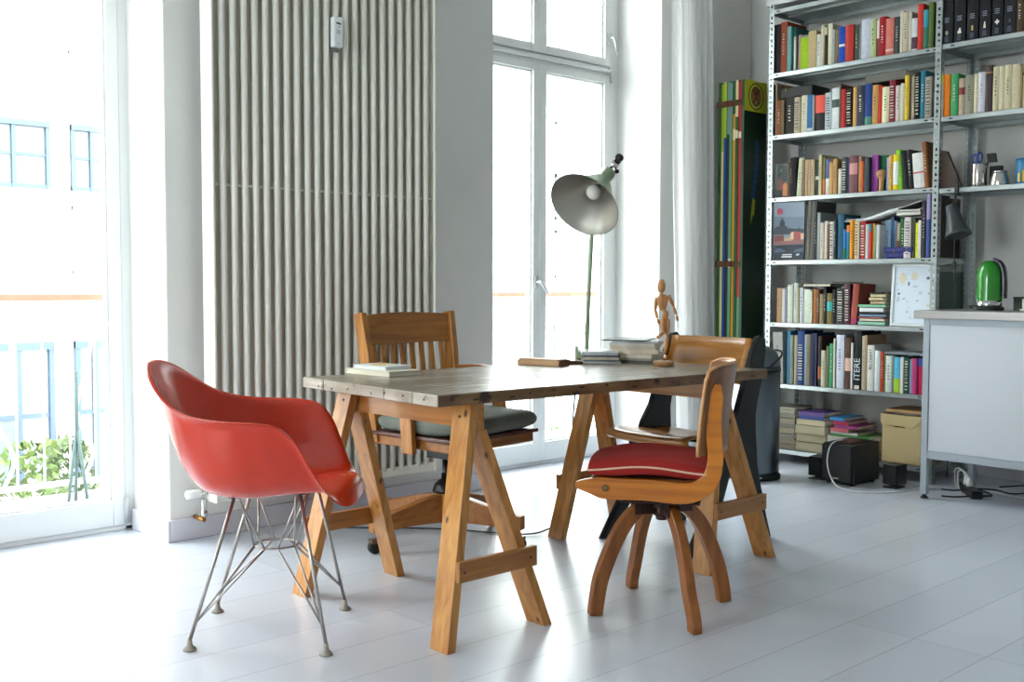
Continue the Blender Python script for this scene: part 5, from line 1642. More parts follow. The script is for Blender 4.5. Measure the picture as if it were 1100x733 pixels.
def sheet_pile(label, pts, x0, x1, th, c, name='paper_stack', n=4, group=None):
    """bent stack of loose sheets lying over the book tops; pts = (y, z) along the sheet"""
    t = thing(name, label, 'papers', ((x0 + x1) / 2, pts[0][0], pts[0][1]), 0, group)
    pp = spline([(0, y, z) for y, z in pts], 4)
    for k in range(n):
        m = MB(); vs = []
        for p in pp: vs += [(x0 + 0.006 * k, p.y, p.z + k * th * 1.6), (x1, p.y, p.z + k * th * 1.6 + 0.002)]
        m.add(vs, [(2 * i, 2 * i + 1, 2 * i + 3, 2 * i + 2) for i in range(len(pp) - 1)], True)
        m.build('sheet', mat('paper_%d' % ((c[0] + 11 * k) % 256), (c[0] - 12 * (k % 2), c[1] - 10 * (k % 2), c[2] - 6 * (k % 2)), 0.8), t, solid=th)
sheet_pile('loose white papers bending over the books of the fourth row', [(3.27, 1.4425), (3.17, 1.436), (3.08, 1.452), (2.99, 1.478), (2.93, 1.492)], 5.60, 5.80, 0.0022, (226, 228, 230), n=6)
lying('lower cream paperback of the pair lying on the fourth row', 5.602, 5.74, 2.798, 2.934, 1.2255 + 0.2335, 0.020, (222, 218, 206))
lying('upper cream paperback of the pair lying on the fourth row', 5.602, 5.735, 2.800, 2.930, 1.2255 + 0.2545, 0.012, (226, 224, 216))
fo = thing('grey_folder', 'dark grey folder tilted on the paperbacks of the fourth row', 'folder', (5.66, 2.86, 1.494))
MB().prism([(5.606, 2.925, 1.4935), (5.606, 2.790, 1.531), (5.606, 2.790, 1.535), (5.606, 2.926, 1.4975)], (0.15, 0, 0)).build('cover', mat('grey_card', (62, 64, 68), 0.6), fo)
MB().prism([(5.609, 2.922, 1.4980), (5.609, 2.792, 1.5355), (5.609, 2.792, 1.5385), (5.609, 2.922, 1.501)], (0.14, 0, 0)).build('sheet', PW, fo)
pu = thing('blue_pouch', 'deep blue patterned pouch in front of the fourth row books', 'pouch', (5.612, 2.90, 1.2255))
PUR = mat('blue_brocade', (28, 38, 120), 0.6, noise=0.7, nscale=90, bump=0.3)
m = MB(); m.prism([(5.592, 2.835, 1.2256), (5.592, 2.992, 1.2256), (5.592, 2.996, 1.262), (5.592, 2.990, 1.275), (5.592, 2.835, 1.275), (5.592, 2.828, 1.262)], (0.034, 0, 0)); m.build('pouch_body', PUR, pu, bevel=0.008)
m = MB(); m.prism([(5.586, 2.832, 1.256), (5.586, 2.994, 1.256), (5.586, 2.999, 1.290), (5.586, 2.940, 1.284), (5.586, 2.900, 1.288), (5.586, 2.829, 1.286)], (0.042, 0, 0)); m.build('flap', PUR, pu, bevel=0.006)
MB().lathe([(0.004, 0), (0.005, 0.003), (0.002, 0.005)], (5.586, 2.935, 1.262), (-1, 0, 0), 12).build('clasp', mat('gold_clasp', (190, 160, 90), 0.3, 0.9), pu)
# row 5: flat piles and framed drawing
z = 0.851 + 0.2275
lying('cream book lying flat over the middle of the fifth row', 5.60, 5.76, 3.335, 3.51, top_of('s5', 3.335, 3.51), 0.016, (208, 202, 184))
lying('dark flat book over the right half of the fifth row', 5.61, 5.77, 3.215, 3.33, top_of('s5', 3.215, 3.33), 0.012, (70, 62, 56))
st = [(0.022, (140, 196, 168), 'mint green book at the foot'), (0.016, (226, 214, 196), 'cream book second from the foot'), (0.010, (196, 110, 96), 'thin pink book third from the foot'), (0.014, (124, 160, 196), 'light blue book'), (0.012, (52, 52, 58), 'dark book under the white one'),
      (0.026, (226, 228, 230), 'thick white book'), (0.018, (138, 206, 164), 'mint book above the white one'), (0.020, (176, 156, 120), 'lowest tan book'), (0.020, (202, 186, 140), 'middle tan book'), (0.018, (210, 196, 152), 'tan book'), (0.010, (54, 44, 40), 'thin dark book on top')]
z = 0.8515
for i, (h, c, nm) in enumerate(st):
    y1 = 3.150 if i < 7 else 3.085
    y0 = 2.985 + (0.006 * (i % 3))
    lying(nm + ' of the flat pile beside the framed drawing', 5.592 + 0.004 * (i % 2), 5.75, y0, y1 - 0.007 * (i % 2), z, h - 0.0006, c, 'flat book pile beside the framed drawing')
    z += h
fr_ = thing('framed_drawing', 'white framed sheet of small pencil doodles on the fifth shelf', 'picture', (5.60, 2.83, 0.8515))
fr_.rotation_euler = (0, R(4), 0)
FW = mat('white_frame', (226, 230, 232), 0.4)
m = MB(local=True); fw_, fh_ = 0.265, 0.345
for (a, b, c, d) in ((-fw_ / 2, fw_ / 2, 0, 0.016), (-fw_ / 2, fw_ / 2, fh_ - 0.016, fh_), (-fw_ / 2, -fw_ / 2 + 0.014, 0.016, fh_ - 0.016), (fw_ / 2 - 0.014, fw_ / 2, 0.016, fh_ - 0.016)):
    m.box(0, 0.016, a, b, c, d)
m.build('frame', FW, fr_, bevel=0.002)
MB(local=True).box(0.007, 0.013, -fw_ / 2 + 0.012, fw_ / 2 - 0.012, 0.014, fh_ - 0.014).build('sheet', mat('drawing_paper', (206, 216, 228), 0.7), fr_)
q = random.Random(4); dd = []
def U2(px): return (px - 100) / 390 * 0.245
def V2(py): return 0.330 * (1 - (py - 70) / 600)
for (px, py, rx, ry, c) in ((180, 200, 32, 60, (206, 194, 172)), (290, 180, 28, 42, (204, 194, 174)), (412, 198, 16, 16, (96, 104, 120)), (460, 228, 22, 28, (84, 92, 108)), (468, 225, 8, 14, (206, 216, 228)), (240, 255, 10, 22, (110, 118, 134)), (152, 355, 12, 12, (84, 92, 108)), (150, 410, 14, 26, (176, 186, 200)), (325, 422, 8, 8, (120, 130, 146)), (440, 350, 26, 14, (168, 176, 190)), (425, 470, 18, 14, (206, 196, 178)), (200, 405, 14, 8, (150, 158, 172)), (235, 535, 10, 8, (150, 158, 172)), (430, 120, 24, 18, (184, 192, 204)), (300, 280, 26, 14, (184, 192, 206)), (350, 345, 20, 22, (186, 196, 208)), (460, 405, 12, 8, (160, 168, 180))):
    dd.append((c, circ(U2(px), V2(py), rx / 390 * 0.245, ry / 600 * 0.33, 14)))
for k in range(26):
    px, py = q.uniform(120, 480), q.uniform(110, 620)
    dd.append(((178, 188, 202), circ(U2(px), V2(py), q.uniform(4, 12) / 390 * .245, q.uniform(3, 9) / 600 * .33, 8)))
mb = MB(local=True); mats = []
for i, (c, poly) in enumerate(dd):
    mm = mat('print_%d_%d_%d' % c, c, 0.6)
    if mm not in mats: mats.append(mm)
    mb.add([(0.0066 - i * 0.00004, fw_ / 2 - 0.010 - a, b + 0.006) for a, b in poly], [tuple(range(len(poly)))], False, mats.index(mm))
dl_ = mb.build('doodles', mats, fr_); dl_['kind'] = 'stuff'
mgt = tag(MB().lathe([(0.016, -0.014), (0.020, -0.004), (0.020, 0.004), (0.016, 0.014)], (5.60, 3.172, 0.8715), (1, 0, 0), 20).build('pink_ball', mat('pink_gloss', (150, 30, 90), 0.3)), 'small round pink ornament at the right end of the fifth row', 'ornament')
# row 6
lying('long grey blue book lying on the right end of the sixth row', 5.592, 5.74, 2.752, 2.985, top_of('s6', 2.752, 2.985), 0.018, (128, 138, 146), pages=PW)
# ---------------------------------------------------------------- floor-level shelf
FL = SH['s7'] + 0.0005
def pile(items, x0, x1, y0, y1, z, where, group):
    for i, (h, c, nm, *o) in enumerate(items):
        dy0, dy1 = (o[0], o[1]) if o else (0, 0)
        dx = 0.006 * math.sin(i * 2.3)
        lying('%s %s' % (nm, where), x0 + dx, x1 + dx, y0 + dy0, y1 + dy1, z, h - 0.0006, c, group, rz=R(1.5 * math.sin(i * 1.7)))
        z += h
    return z
TN = (150, 138, 116); GN = (122, 118, 106)
pile([(0.030, (124, 112, 90), 'bottom brown book'), (0.034, (132, 122, 100), 'second tan book'), (0.028, GN, 'third dull grey book'), (0.036, (146, 134, 110), 'fourth thick tan book'), (0.026, (112, 106, 92), 'fifth dark grey book'), (0.034, (140, 130, 108), 'sixth tan book'), (0.030, (128, 124, 108), 'seventh grey book'), (0.018, (168, 160, 134), 'eighth thin pale book'), (0.018, (150, 146, 130), 'topmost thin grey book')],
     5.60, 5.80, 3.555, 3.735, FL, 'of the grey pile behind the bin', 'grey book pile behind the bin')
pile([(0.056, (152, 140, 112), 'bottom thick beige book'), (0.050, (160, 148, 118), 'second thick beige book'), (0.052, (170, 158, 126), 'third thick beige book'), (0.034, (190, 178, 144), 'upper pale beige book'), (0.023, (38, 62, 140), 'royal blue book', 0.012, -0.02), (0.023, (96, 64, 140), 'violet book on top', 0.005, -0.02)],
     5.60, 5.80, 3.350, 3.545, FL, 'of the beige pile below the sixth row', 'beige book pile below the sixth row')
pile([(0.022, (190, 186, 176), 'bottom pale magazine'), (0.024, (196, 192, 182), 'second pale book'), (0.022, (150, 150, 150), 'third grey magazine'), (0.026, (202, 200, 194), 'fourth white book'), (0.020, (206, 196, 190), 'fifth pinkish book'), (0.012, (64, 130, 56), 'green book', 0.03, -0.02), (0.014, (206, 210, 206), 'thin white book', 0.10, -0.02), (0.021, (196, 90, 96), 'salmon book', 0.15, -0.025), (0.020, (150, 44, 112), 'purple book', 0.10, -0.045), (0.021, (186, 30, 70), 'crimson book', 0.16, -0.03), (0.020, (30, 120, 180), 'sky blue book on top', 0.18, -0.02)],
     5.60, 5.82, 3.045, 3.335, FL, 'of the coloured pile beside the cardboard box', 'coloured book pile beside the cardboard box')
cb = thing('cardboard_box', 'beige cardboard archive box with a cut-out handle on the bottom shelf', 'box', (5.74, 2.885, FL))
CARD = mat('beige_cardboard', (206, 182, 134), 0.8, noise=0.05, nscale=10)
m = MB(); HX = 5.612
y0, y1, z1 = 2.772, 2.998, FL + 0.262
# front wall with a slot-shaped hole
m.box(HX, HX + 0.004, y0, 2.845, FL, z1); m.box(HX, HX + 0.004, 2.925, y1, FL, z1); m.box(HX, HX + 0.004, 2.845, 2.925, FL, 0.288); m.box(HX, HX + 0.004, 2.845, 2.925, 0.309, z1)
m.box(HX + 0.004, 5.87, y0, y0 + 0.004, FL, z1); m.box(HX + 0.004, 5.87, y1 - 0.004, y1, FL, z1); m.box(5.866, 5.87, y0, y1, FL, z1); m.box(HX, 5.87, y0, y1, FL, FL + 0.004)
m.build('box_body', CARD, cb)
m = MB()
m.prism([(HX - 0.006, y0 - 0.006, z1 + 0.012), (HX - 0.006, y1 + 0.010, z1 + 0.012), (HX - 0.006, y1 + 0.004, z1 - 0.050), (HX - 0.006, y0 + 0.045, z1 - 0.058), (HX - 0.006, y0 - 0.002, z1 - 0.015)], (0.005, 0, 0))
m.box(HX - 0.006, 5.876, y0 - 0.006, y1 + 0.010, z1 + 0.008, z1 + 0.012)
m.box(HX, 5.876, y1 + 0.006, y1 + 0.010, z1 - 0.04, z1 + 0.012)
m.build('lid', CARD, cb)
lying('thin white folder on the cardboard box', 5.61, 5.84, 2.775, 2.99, z1 + 0.0125, 0.006, (214, 210, 196), 'folders on the cardboard box', 'folder', 'folder')
lying('tan folder on top of the cardboard box', 5.61, 5.84, 2.775, 2.975, z1 + 0.019, 0.020, (196, 156, 104), 'folders on the cardboard box', 'folder', 'folder')
# ---------------------------------------------------------------- speakers
SPK = mat('black_speaker_cloth', (19, 21, 26), 0.7, noise=0.2, nscale=200)
SPB = mat('black_vinyl', (16, 17, 20), 0.45)
sb = thing('subwoofer', 'large black subwoofer cube on the floor before the shelves', 'speaker', (5.33, 3.03, 0), R(-2))
MB().box(5.205, 5.47, 2.935, 3.125, 0.012, 0.222).build('cabinet', SPB, sb, bevel=0.006)
MB().box(5.182, 5.205, 2.940, 3.120, 0.017, 0.217).build('grille', SPK, sb, bevel=0.008, seg=3)
decal('badge', (5.182, 3.05, 0.034), (0, -1, 0), (0, 0, 1), (-1, 0, 0), [((150, 146, 132), [(0, 0), (.036, 0), (.036, .008), (0, .008)])], sb)
for (x, y) in ((5.23, 2.96), (5.23, 3.10), (5.44, 2.96), (5.44, 3.10)):
    MB().lathe([(0.012, 0), (0.012, 0.012)], (x, y, 0), (0, 0, 1), 14).build('foot', DK, sb)
wl_ = thing('leather_wallet', 'brown leather wallet lying on the subwoofer', 'wallet', (5.30, 3.03, 0.2225))
MB().box(5.23, 5.34, 2.965, 3.065, 0.2225, 0.232).build('cover', mat('brown_leather', (96, 56, 44), 0.5), wl_, bevel=0.003)
MB().box(5.24, 5.34, 2.97, 3.06, 0.232, 0.236).build('flap', mat('brown_leather', (96, 56, 44), 0.5), wl_, bevel=0.001)
def small_speaker(x, y, rz, label):
    t = thing('satellite_speaker', label, 'speaker', (x, y, 0), rz, 'small black speakers')
    MB(local=True).box(-0.035, 0.055, -0.042, 0.042, 0.018, 0.125).build('cabinet', SPB, t, bevel=0.004)
    MB(local=True).box(-0.047, -0.035, -0.040, 0.040, 0.020, 0.123).build('grille', SPK, t, bevel=0.004)
    MB(local=True).box(-0.045, 0.045, -0.038, 0.038, 0.0, 0.006).box(-0.012, 0.012, -0.012, 0.012, 0.006, 0.018).build('foot', SPB, t)
    MB(local=True).box(-0.046, -0.030, -0.036, 0.036, 0.1252, 0.1265).build('trim_strip', mat('grey_trim', (120, 118, 116), 0.4), t)
small_speaker(5.36, 2.790, R(-4), 'small black speaker between the subwoofer and the cabinet leg')
small_speaker(5.30, 3.205, R(3), 'small black speaker left of the subwoofer')
CW = mat('white_cable', (222, 222, 220), 0.5)
tag(MB().tube(spline([(5.25, 3.03, 0.239), (5.20, 3.045, 0.236), (5.165, 3.06, 0.205), (5.150, 3.065, 0.13), (5.145, 3.045, 0.06), (5.12, 2.99, 0.012), (5.08, 2.90, 0.005), (5.10, 2.80, 0.005), (5.17, 2.73, 0.005), (5.28, 2.69, 0.005), (5.40, 2.67, 0.005)], 8), 0.0035, 8).build('white_cable', CW), 'white cable looping from the top of the subwoofer over the floor', 'cable')
tag(MB().tube(spline([(5.49, 2.99, 0.02), (5.48, 2.93, 0.006), (5.44, 2.88, 0.006), (5.46, 2.84, 0.006), (5.50, 2.80, 0.006), (5.49, 2.72, 0.006), (5.42, 2.64, 0.006), (5.47, 2.58, 0.006), (5.50, 2.50, 0.006)], 8), 0.003, 8).build('grey_cable', mat('grey_cable', (150, 154, 158), 0.5)), 'thin grey speaker cable behind the small speaker', 'cable')

# ---------------------------------------------------------------- pedal bin
BINM = mat('anthracite_steel', (104, 114, 124), 0.28, 0.85)
pb_ = thing('pedal_bin', 'tall dark steel pedal bin behind the plywood chair', 'bin', (5.06, 3.475, 0))
bc = (5.06, 3.475, 0)
MB().lathe([(0.143, 0.0), (0.150, 0.004), (0.150, 0.022), (0.142, 0.032)], bc, (0, 0, 1), 48).build('base_ring', DK, pb_)
MB().lathe([(0.141, 0.032), (0.142, 0.05), (0.142, 0.60)], bc, (0, 0, 1), 64).build('body', BINM, pb_)
MB().lathe([(0.145, 0.600), (0.146, 0.612), (0.143, 0.618), (0.143, 0.630)], bc, (0, 0, 1), 64).build('rim', mat('dark_rim', (46, 52, 58), 0.3, 0.6), pb_)
MB().lathe([(0.143, 0.630), (0.138, 0.665), (0.120, 0.702), (0.088, 0.730), (0.045, 0.746), (0.001, 0.750)], bc, (0, 0, 1), 64, caps=False).build('lid', BINM, pb_)
HM = mat('dark_rim', (46, 52, 58), 0.3, 0.6)
MB().tube(spline([(5.06 + 0.148 * math.cos(R(a)), 3.475 + 0.148 * math.sin(R(a)), 0.60 + 0.11 * math.sin((a + 130) / 210 * math.pi)) for a in range(-130, 81, 21)], 3), 0.006, 10).build('carry_handle', HM, pb_)
pa = R(222)
pd = Vector((math.cos(pa), math.sin(pa), 0)); ps = Vector((-pd.y, pd.x, 0))
MB().obox(Vector(bc) + pd * 0.172 + Vector((0, 0, 0.030)), pd * 0.036, ps * 0.022, (0, 0, 0.004)).build('pedal', CHR, pb_, bevel=0.003)
sd = R(218); sdv = Vector((math.cos(sd), math.sin(sd), 0)); sdt = Vector((-sdv.y, sdv.x, 0))
decal('pink_sticker', Vector(bc) + sdv * 0.1425 + Vector((0, 0, 0.555)), sdt, (0, 0, 1), sdv, [((214, 60, 130), [(-.015, -.012), (.016, -.002), (-.015, .012)])], pb_)

# ---------------------------------------------------------------- steel cabinet with worktop
CABP = mat('pale_grey_door', (212, 216, 222), 0.45)
CABF = mat('grey_cabinet_frame', (178, 186, 194), 0.4, 0.25)
WTOP = mat('brushed_steel_top', (186, 184, 184), 0.32, 0.85, noise=0.12, nscale=10, stretch=(1, 0.2, 8))
cab = thing('metal_cabinet', 'pale grey metal cabinet on legs under the steel worktop', 'cabinet', (5.47, 2.13, 0))
CX, CY1, CY0, CXB = 5.190, 2.562, 1.745, 5.76
for (x, y) in ((CX, CY1 - 0.032), (CX, CY0), (CXB - 0.032, CY1 - 0.032), (CXB - 0.032, CY0)):
    o = MB().box(x, x + 0.032, y, y + 0.032, 0.022, 0.910).build('leg', CABF, cab, bevel=0.002)
    MB().lathe([(0.018, 0), (0.018, 0.008), (0.010, 0.012), (0.010, 0.022)], (x + 0.016, y + 0.016, 0), (0, 0, 1), 16).build('foot', DK, o)
m = MB()
for x in (CX, CXB - 0.032):
    for z_ in (0.205, 0.878): MB().box(x, x + 0.032, CY0 + 0.032, CY1 - 0.032, z_, z_ + (0.037 if z_ < 0.5 else 0.032)).build('frame_rail', CABF, cab, bevel=0.002)
for y in (CY0, CY1 - 0.032):
    m.box(CX + 0.032, CXB - 0.032, y, y + 0.032, 0.205, 0.242); m.box(CX + 0.032, CXB - 0.032, y, y + 0.032, 0.885, 0.910)
m.build('side_frame', CABF, cab, bevel=0.002)
MB().box(CX + 0.004, CX + 0.022, CY0 + 0.034, CY1 - 0.034, 0.2435, 0.8835).build('door', CABP, cab, bevel=0.002)
MB().box(CX + 0.03, CXB - 0.03, CY1 - 0.026, CY1 - 0.006, 0.242, 0.885).build('side_panel', CABP, cab)
MB().box(CX + 0.03, CXB - 0.03, CY0 + 0.006, CY0 + 0.026, 0.242, 0.885).build('side_panel', CABP, cab)
MB().box(CXB - 0.02, CXB - 0.01, CY0 + 0.03, CY1 - 0.03, 0.242, 0.885).build('back_panel', CABP, cab)
MB().box(CX + 0.03, CXB - 0.03, CY0 + 0.03, CY1 - 0.03, 0.225, 0.240).build('floor_panel', CABP, cab)
MB().lathe([(0.010, 0), (0.012, 0.004), (0.010, 0.010)], (CX + 0.004, 2.052, 0.845), (-1, 0, 0), 20).build('lock', mat('white_lock', (230, 232, 232), 0.3), cab)
wk = tag(MB().box(5.158, 5.775, 1.70, 2.600, 0.9105, 0.952).build('worktop', WTOP, bevel=0.002), 'brushed steel worktop slab lying on the grey metal cabinet', 'worktop')
# ---------------------------------------------------------------- kettle
ktc = (5.44, 2.345, 0.9525)
GK = mat('vivid_green_enamel', (20, 140, 20), 0.15, coat=0.6)
kt = thing('electric_kettle', 'vivid green dome-shaped electric kettle on the steel worktop', 'kettle', ktc)
MB().lathe([(0.068, 0), (0.071, 0.004), (0.071, 0.014), (0.063, 0.020)], ktc, (0, 0, 1), 40).build('base_plate', DK, kt)
MB().lathe([(0.060, 0.021), (0.061, 0.024), (0.061, 0.050)], ktc, (0, 0, 1), 40).build('chrome_band', CHR, kt)
MB().lathe([(0.0605, 0.050), (0.0605, 0.10), (0.060, 0.15), (0.058, 0.180), (0.052, 0.210), (0.040, 0.234), (0.022, 0.247), (0.001, 0.251)], ktc, (0, 0, 1), 48, caps=False).build('body', GK, kt)
kd = Vector((0.25, -1, 0)).normalized(); kc = Vector(ktc); kv = Vector((-kd.y, kd.x, 0))
MB().sweep(spline([kc + kd * 0.015 + Vector((0, 0, 0.254)), kc + kd * 0.045 + Vector((0, 0, 0.240)), kc + kd * 0.063 + Vector((0, 0, 0.208)), kc + kd * 0.070 + Vector((0, 0, 0.15)), kc + kd * 0.071 + Vector((0, 0, 0.10)), kc + kd * 0.070 + Vector((0, 0, 0.060))], 6), kv, 0.026, 0.011, True).build('handle', mat('dark_violet_plastic', (44, 34, 52), 0.25), kt, bevel=0.004)
MB().prism([kc - kd * 0.057 + Vector((0, 0, 0.178)) - kv * 0.011, kc - kd * 0.067 + Vector((0, 0, 0.192)) - kv * 0.011, kc - kd * 0.052 + Vector((0, 0, 0.204)) - kv * 0.011], kv * 0.022).build('spout', GK, kt, bevel=0.003)
tag(MB().tube(spline([(5.50, 2.405, 0.960), (5.53, 2.46, 0.972), (5.56, 2.50, 0.968), (5.60, 2.49, 0.958), (5.66, 2.46, 0.958)], 6), 0.0035, 8).build('kettle_cord', mat('black_cable', (22, 22, 24), 0.5)), 'short black power cord left of the green kettle', 'cable')
bxk = thing('tin_box', 'dark tin right of the green kettle', 'box', (5.55, 2.235, 0.9525))
MB().box(5.53, 5.60, 2.185, 2.262, 0.9525, 1.008).build('body', mat('dark_green_tin', (24, 30, 26), 0.4), bxk, bevel=0.003)
MB().box(5.528, 5.602, 2.183, 2.264, 1.0085, 1.020).build('lid', mat('dark_green_tin', (24, 30, 26), 0.4), bxk, bevel=0.002)
wb_ = thing('cream_container', 'cream container at the right edge on the worktop', 'box', (5.43, 2.13, 0.9525))
MB().box(5.40, 5.48, 2.07, 2.168, 0.962, 1.012).build('body', mat('cream_plastic', (222, 222, 204), 0.5), wb_, bevel=0.004)
MB().box(5.395, 5.485, 2.06, 2.175, 0.9525, 0.961).build('foot_tray', mat('white_plastic', (232, 234, 234), 0.4), wb_, bevel=0.002)

# ---------------------------------------------------------------- right rack, third shelf
Z3 = 1.5925
lb = tag(MB().prism([(5.60, 2.690, Z3), (5.60, 2.572, Z3), (5.60, 2.656, Z3 + 0.196), (5.60, 2.690, Z3 + 0.204)], (0.022, 0, 0)).build('leaning_board', wood('dark_brown_board', (70, 48, 34), (50, 34, 24), 0.5, 'z'), bevel=0.002), 'dark brown wedge-shaped board behind the post on the third right shelf', 'board')
SST = mat('polished_steel', (200, 196, 190), 0.18, 0.95)
mg = thing('steel_utensil_cup', 'tall polished steel cup holding tools on the third right shelf', 'cup', (5.65, 2.505, Z3))
MB().lathe([(0.037, 0), (0.0385, 0.003), (0.0385, 0.118), (0.0375, 0.120), (0.0365, 0.118), (0.0365, 0.006), (0.001, 0.006)], (5.65, 2.505, Z3), (0, 0, 1), 36, caps=False).build('cup_body', SST, mg)
def tool(name, label, pts, r, m_, z=None):
    t = thing(name, label, 'tool', tuple(pts[0]), 0, None)
    MB().tube(pts, r, 10).build('shaft', m_, t)
    return t
t1 = tool('scissors', 'tool with blue handles in the tall steel cup', [(5.650, 2.510, Z3 + 0.008), (5.655, 2.518, Z3 + 0.12)], 0.004, SST)
for s_ in (-1, 1):
    MB().tube([(5.655, 2.518 + s_ * 0.013 + 0.013 * math.cos(a), Z3 + 0.150 + 0.026 * math.sin(a) - 0.3 * s_ * 0.013) for a in [2 * math.pi * k / 14 for k in range(14)]], 0.0045, 8, closed=True).build('handle', mat('blue_plastic', (24, 50, 150), 0.35), t1)
t2 = tool('black_brush', 'black brush with a wide head in the tall steel cup', [(5.66, 2.490, Z3 + 0.008), (5.668, 2.470, Z3 + 0.12), (5.67, 2.462, Z3 + 0.15)], 0.005, DK)
MB().obox((5.675, 2.450, Z3 + 0.150), (0.010, 0, 0), (0, 0.024, 0), (0, 0.004, 0.024)).build('brush_head', DK, t2, bevel=0.004)
jr = thing('round_steel_jar', 'wide tapering steel jar right of the utensil cup', 'jar', (5.65, 2.395, Z3))
MB().lathe([(0.050, 0), (0.051, 0.003), (0.046, 0.035), (0.037, 0.062), (0.036, 0.066)], (5.65, 2.395, Z3), (0, 0, 1), 36).build('jar_body', SST, jr)
MB().lathe([(0.037, 0.0665), (0.037, 0.074), (0.033, 0.076)], (5.65, 2.395, Z3), (0, 0, 1), 36).build('lid', SST, jr)
bkk = tag(MB().box(5.69, 5.72, 2.405, 2.470, Z3, Z3 + 0.11).build('dark_flask', DK, bevel=0.006), 'black flask standing between the steel cup and the jar', 'flask')
tn = thing('biscuit_tin', 'colourful blue and yellow tin at the right end of the third right shelf', 'tin', (5.66, 2.262, Z3))
MB().lathe([(0.055, 0), (0.056, 0.002), (0.056, 0.118), (0.055, 0.120)], (5.66, 2.262, Z3), (0, 0, 1), 40).build('tin_body', mat('tin_blue', (24, 110, 160), 0.35), tn)
sc_ = []
for k in range(9):
    a0 = R(150 + k * 14); a1 = R(150 + (k + 1) * 14)
    m = MB(); rad = 0.0563
    zz = 0.010, (0.066 + 0.022 * ((k * 5) % 3 - 1) * 0.5)
    m.add([(5.66 + rad * math.cos(a0), 2.262 + rad * math.sin(a0), Z3 + zz[0]), (5.66 + rad * math.cos(a1), 2.262 + rad * math.sin(a1), Z3 + zz[0]), (5.66 + rad * math.cos(a1), 2.262 + rad * math.sin(a1), Z3 + zz[1]), (5.66 + rad * math.cos(a0), 2.262 + rad * math.sin(a0), Z3 + zz[1])], [(0, 1, 2, 3)])
    c = [(220, 170, 30), (60, 110, 50), (214, 160, 30), (120, 40, 24), (224, 180, 40), (30, 56, 100), (210, 150, 30), (60, 120, 60), (220, 170, 40)][k]
    m.build('painted_panel', mat('print_%d_%d_%d' % c, c, 0.4), tn)
MB().lathe([(0.0575, 0.1205), (0.0575, 0.128), (0.050, 0.130)], (5.66, 2.262, Z3), (0, 0, 1), 40).build('lid', mat('tin_blue', (24, 110, 160), 0.35), tn)
# small dark clamp lamp hanging from the third right shelf
GL = mat('dark_grey_enamel', (58, 62, 68), 0.4)
hl = thing('hanging_clip_lamp', 'small dark grey clip lamp hanging under the third right shelf', 'lamp', (5.555, 2.585, 1.36))
MB().box(5.562, 5.575, 2.575, 2.595, 1.555, 1.640).box(5.562, 5.60, 2.575, 2.595, 1.552, 1.560).tube([(5.565, 2.585, 1.645), (5.566, 2.586, 1.675)], 0.004).build('clip', DK, hl, bevel=0.002)
MB().tube([(5.566, 2.585, 1.556), (5.560, 2.590, 1.525), (5.547, 2.598, 1.500)], 0.006).lathe([(0.012, -0.010), (0.012, 0.010)], (5.560, 2.582, 1.520), (1, 0, 0), 14).build('joint', DK, hl)
MB().lathe([(0.020, 0), (0.030, 0.006), (0.035, 0.060), (0.046, 0.105), (0.060, 0.150), (0.068, 0.172)], (5.545, 2.600, 1.498), (-0.12, -0.30, -0.95), 36, caps=False).build('shade', GL, hl, solid=0.0015)
tag(MB().tube(spline([(5.556, 2.583, 1.52), (5.572, 2.590, 1.45), (5.574, 2.592, 1.30), (5.574, 2.590, 1.15), (5.60, 2.600, 1.0), (5.62, 2.610, 0.9), (5.63, 2.615, 0.5), (5.6, 2.615, 0.05)], 6), 0.003, 8).build('hanging_cable', mat('black_cable', (22, 22, 24), 0.5)), 'black cord of the clip lamp hanging down behind the worktop', 'cable')
swc = tag(MB().box(5.566, 5.582, 2.581, 2.599, 1.160, 1.205).build('cord_switch', DK, bevel=0.005), 'small black switch on the cord of the clip lamp', 'switch')
# dark patterned folder and grey-green file seen through the side of the rack
DKF = mat('mottled_dark_cover', (62, 40, 34), 0.6, noise=0.75, nscale=26, var=(24, 26, 28))
pf = thing('patterned_folder', 'dark mottled folder at the right end of the fourth row, seen from the side', 'folder', (5.78, 2.725, 1.2255))
MB().box(5.625, 5.925, 2.727, 2.733, 1.2255, 1.555).box(5.625, 5.925, 2.7375, 2.742, 1.2255, 1.555).box(5.921, 5.925, 2.733, 2.7375, 1.2255, 1.555).build('cover', DKF, pf)
MB().box(5.63, 5.92, 2.7332, 2.7373, 1.228, 1.548).build('sheet', PG, pf)
gf = thing('green_wire_file', 'grey green file in the rack below the mottled folder, behind the post', 'folder', (5.78, 2.71, 0.8515))
GFM = mat('grey_green_card', (70, 92, 82), 0.6, noise=0.15, nscale=30)
MB().box(5.640, 5.925, 2.700, 2.7035, 0.8515, 1.150).build('cover', GFM, gf)
MB().box(5.645, 5.92, 2.7037, 2.711, 0.8515, 1.185).build('sheet', mat('dull_white_sheet', (150, 158, 152), 0.8), gf)
m = MB()
for k in range(7): m.box(5.640, 5.925, 2.6985, 2.6998, 0.88 + k * 0.04, 0.8815 + k * 0.04)
m.build('ruled_line', mat('dark_rule', (44, 58, 54), 0.6), gf)

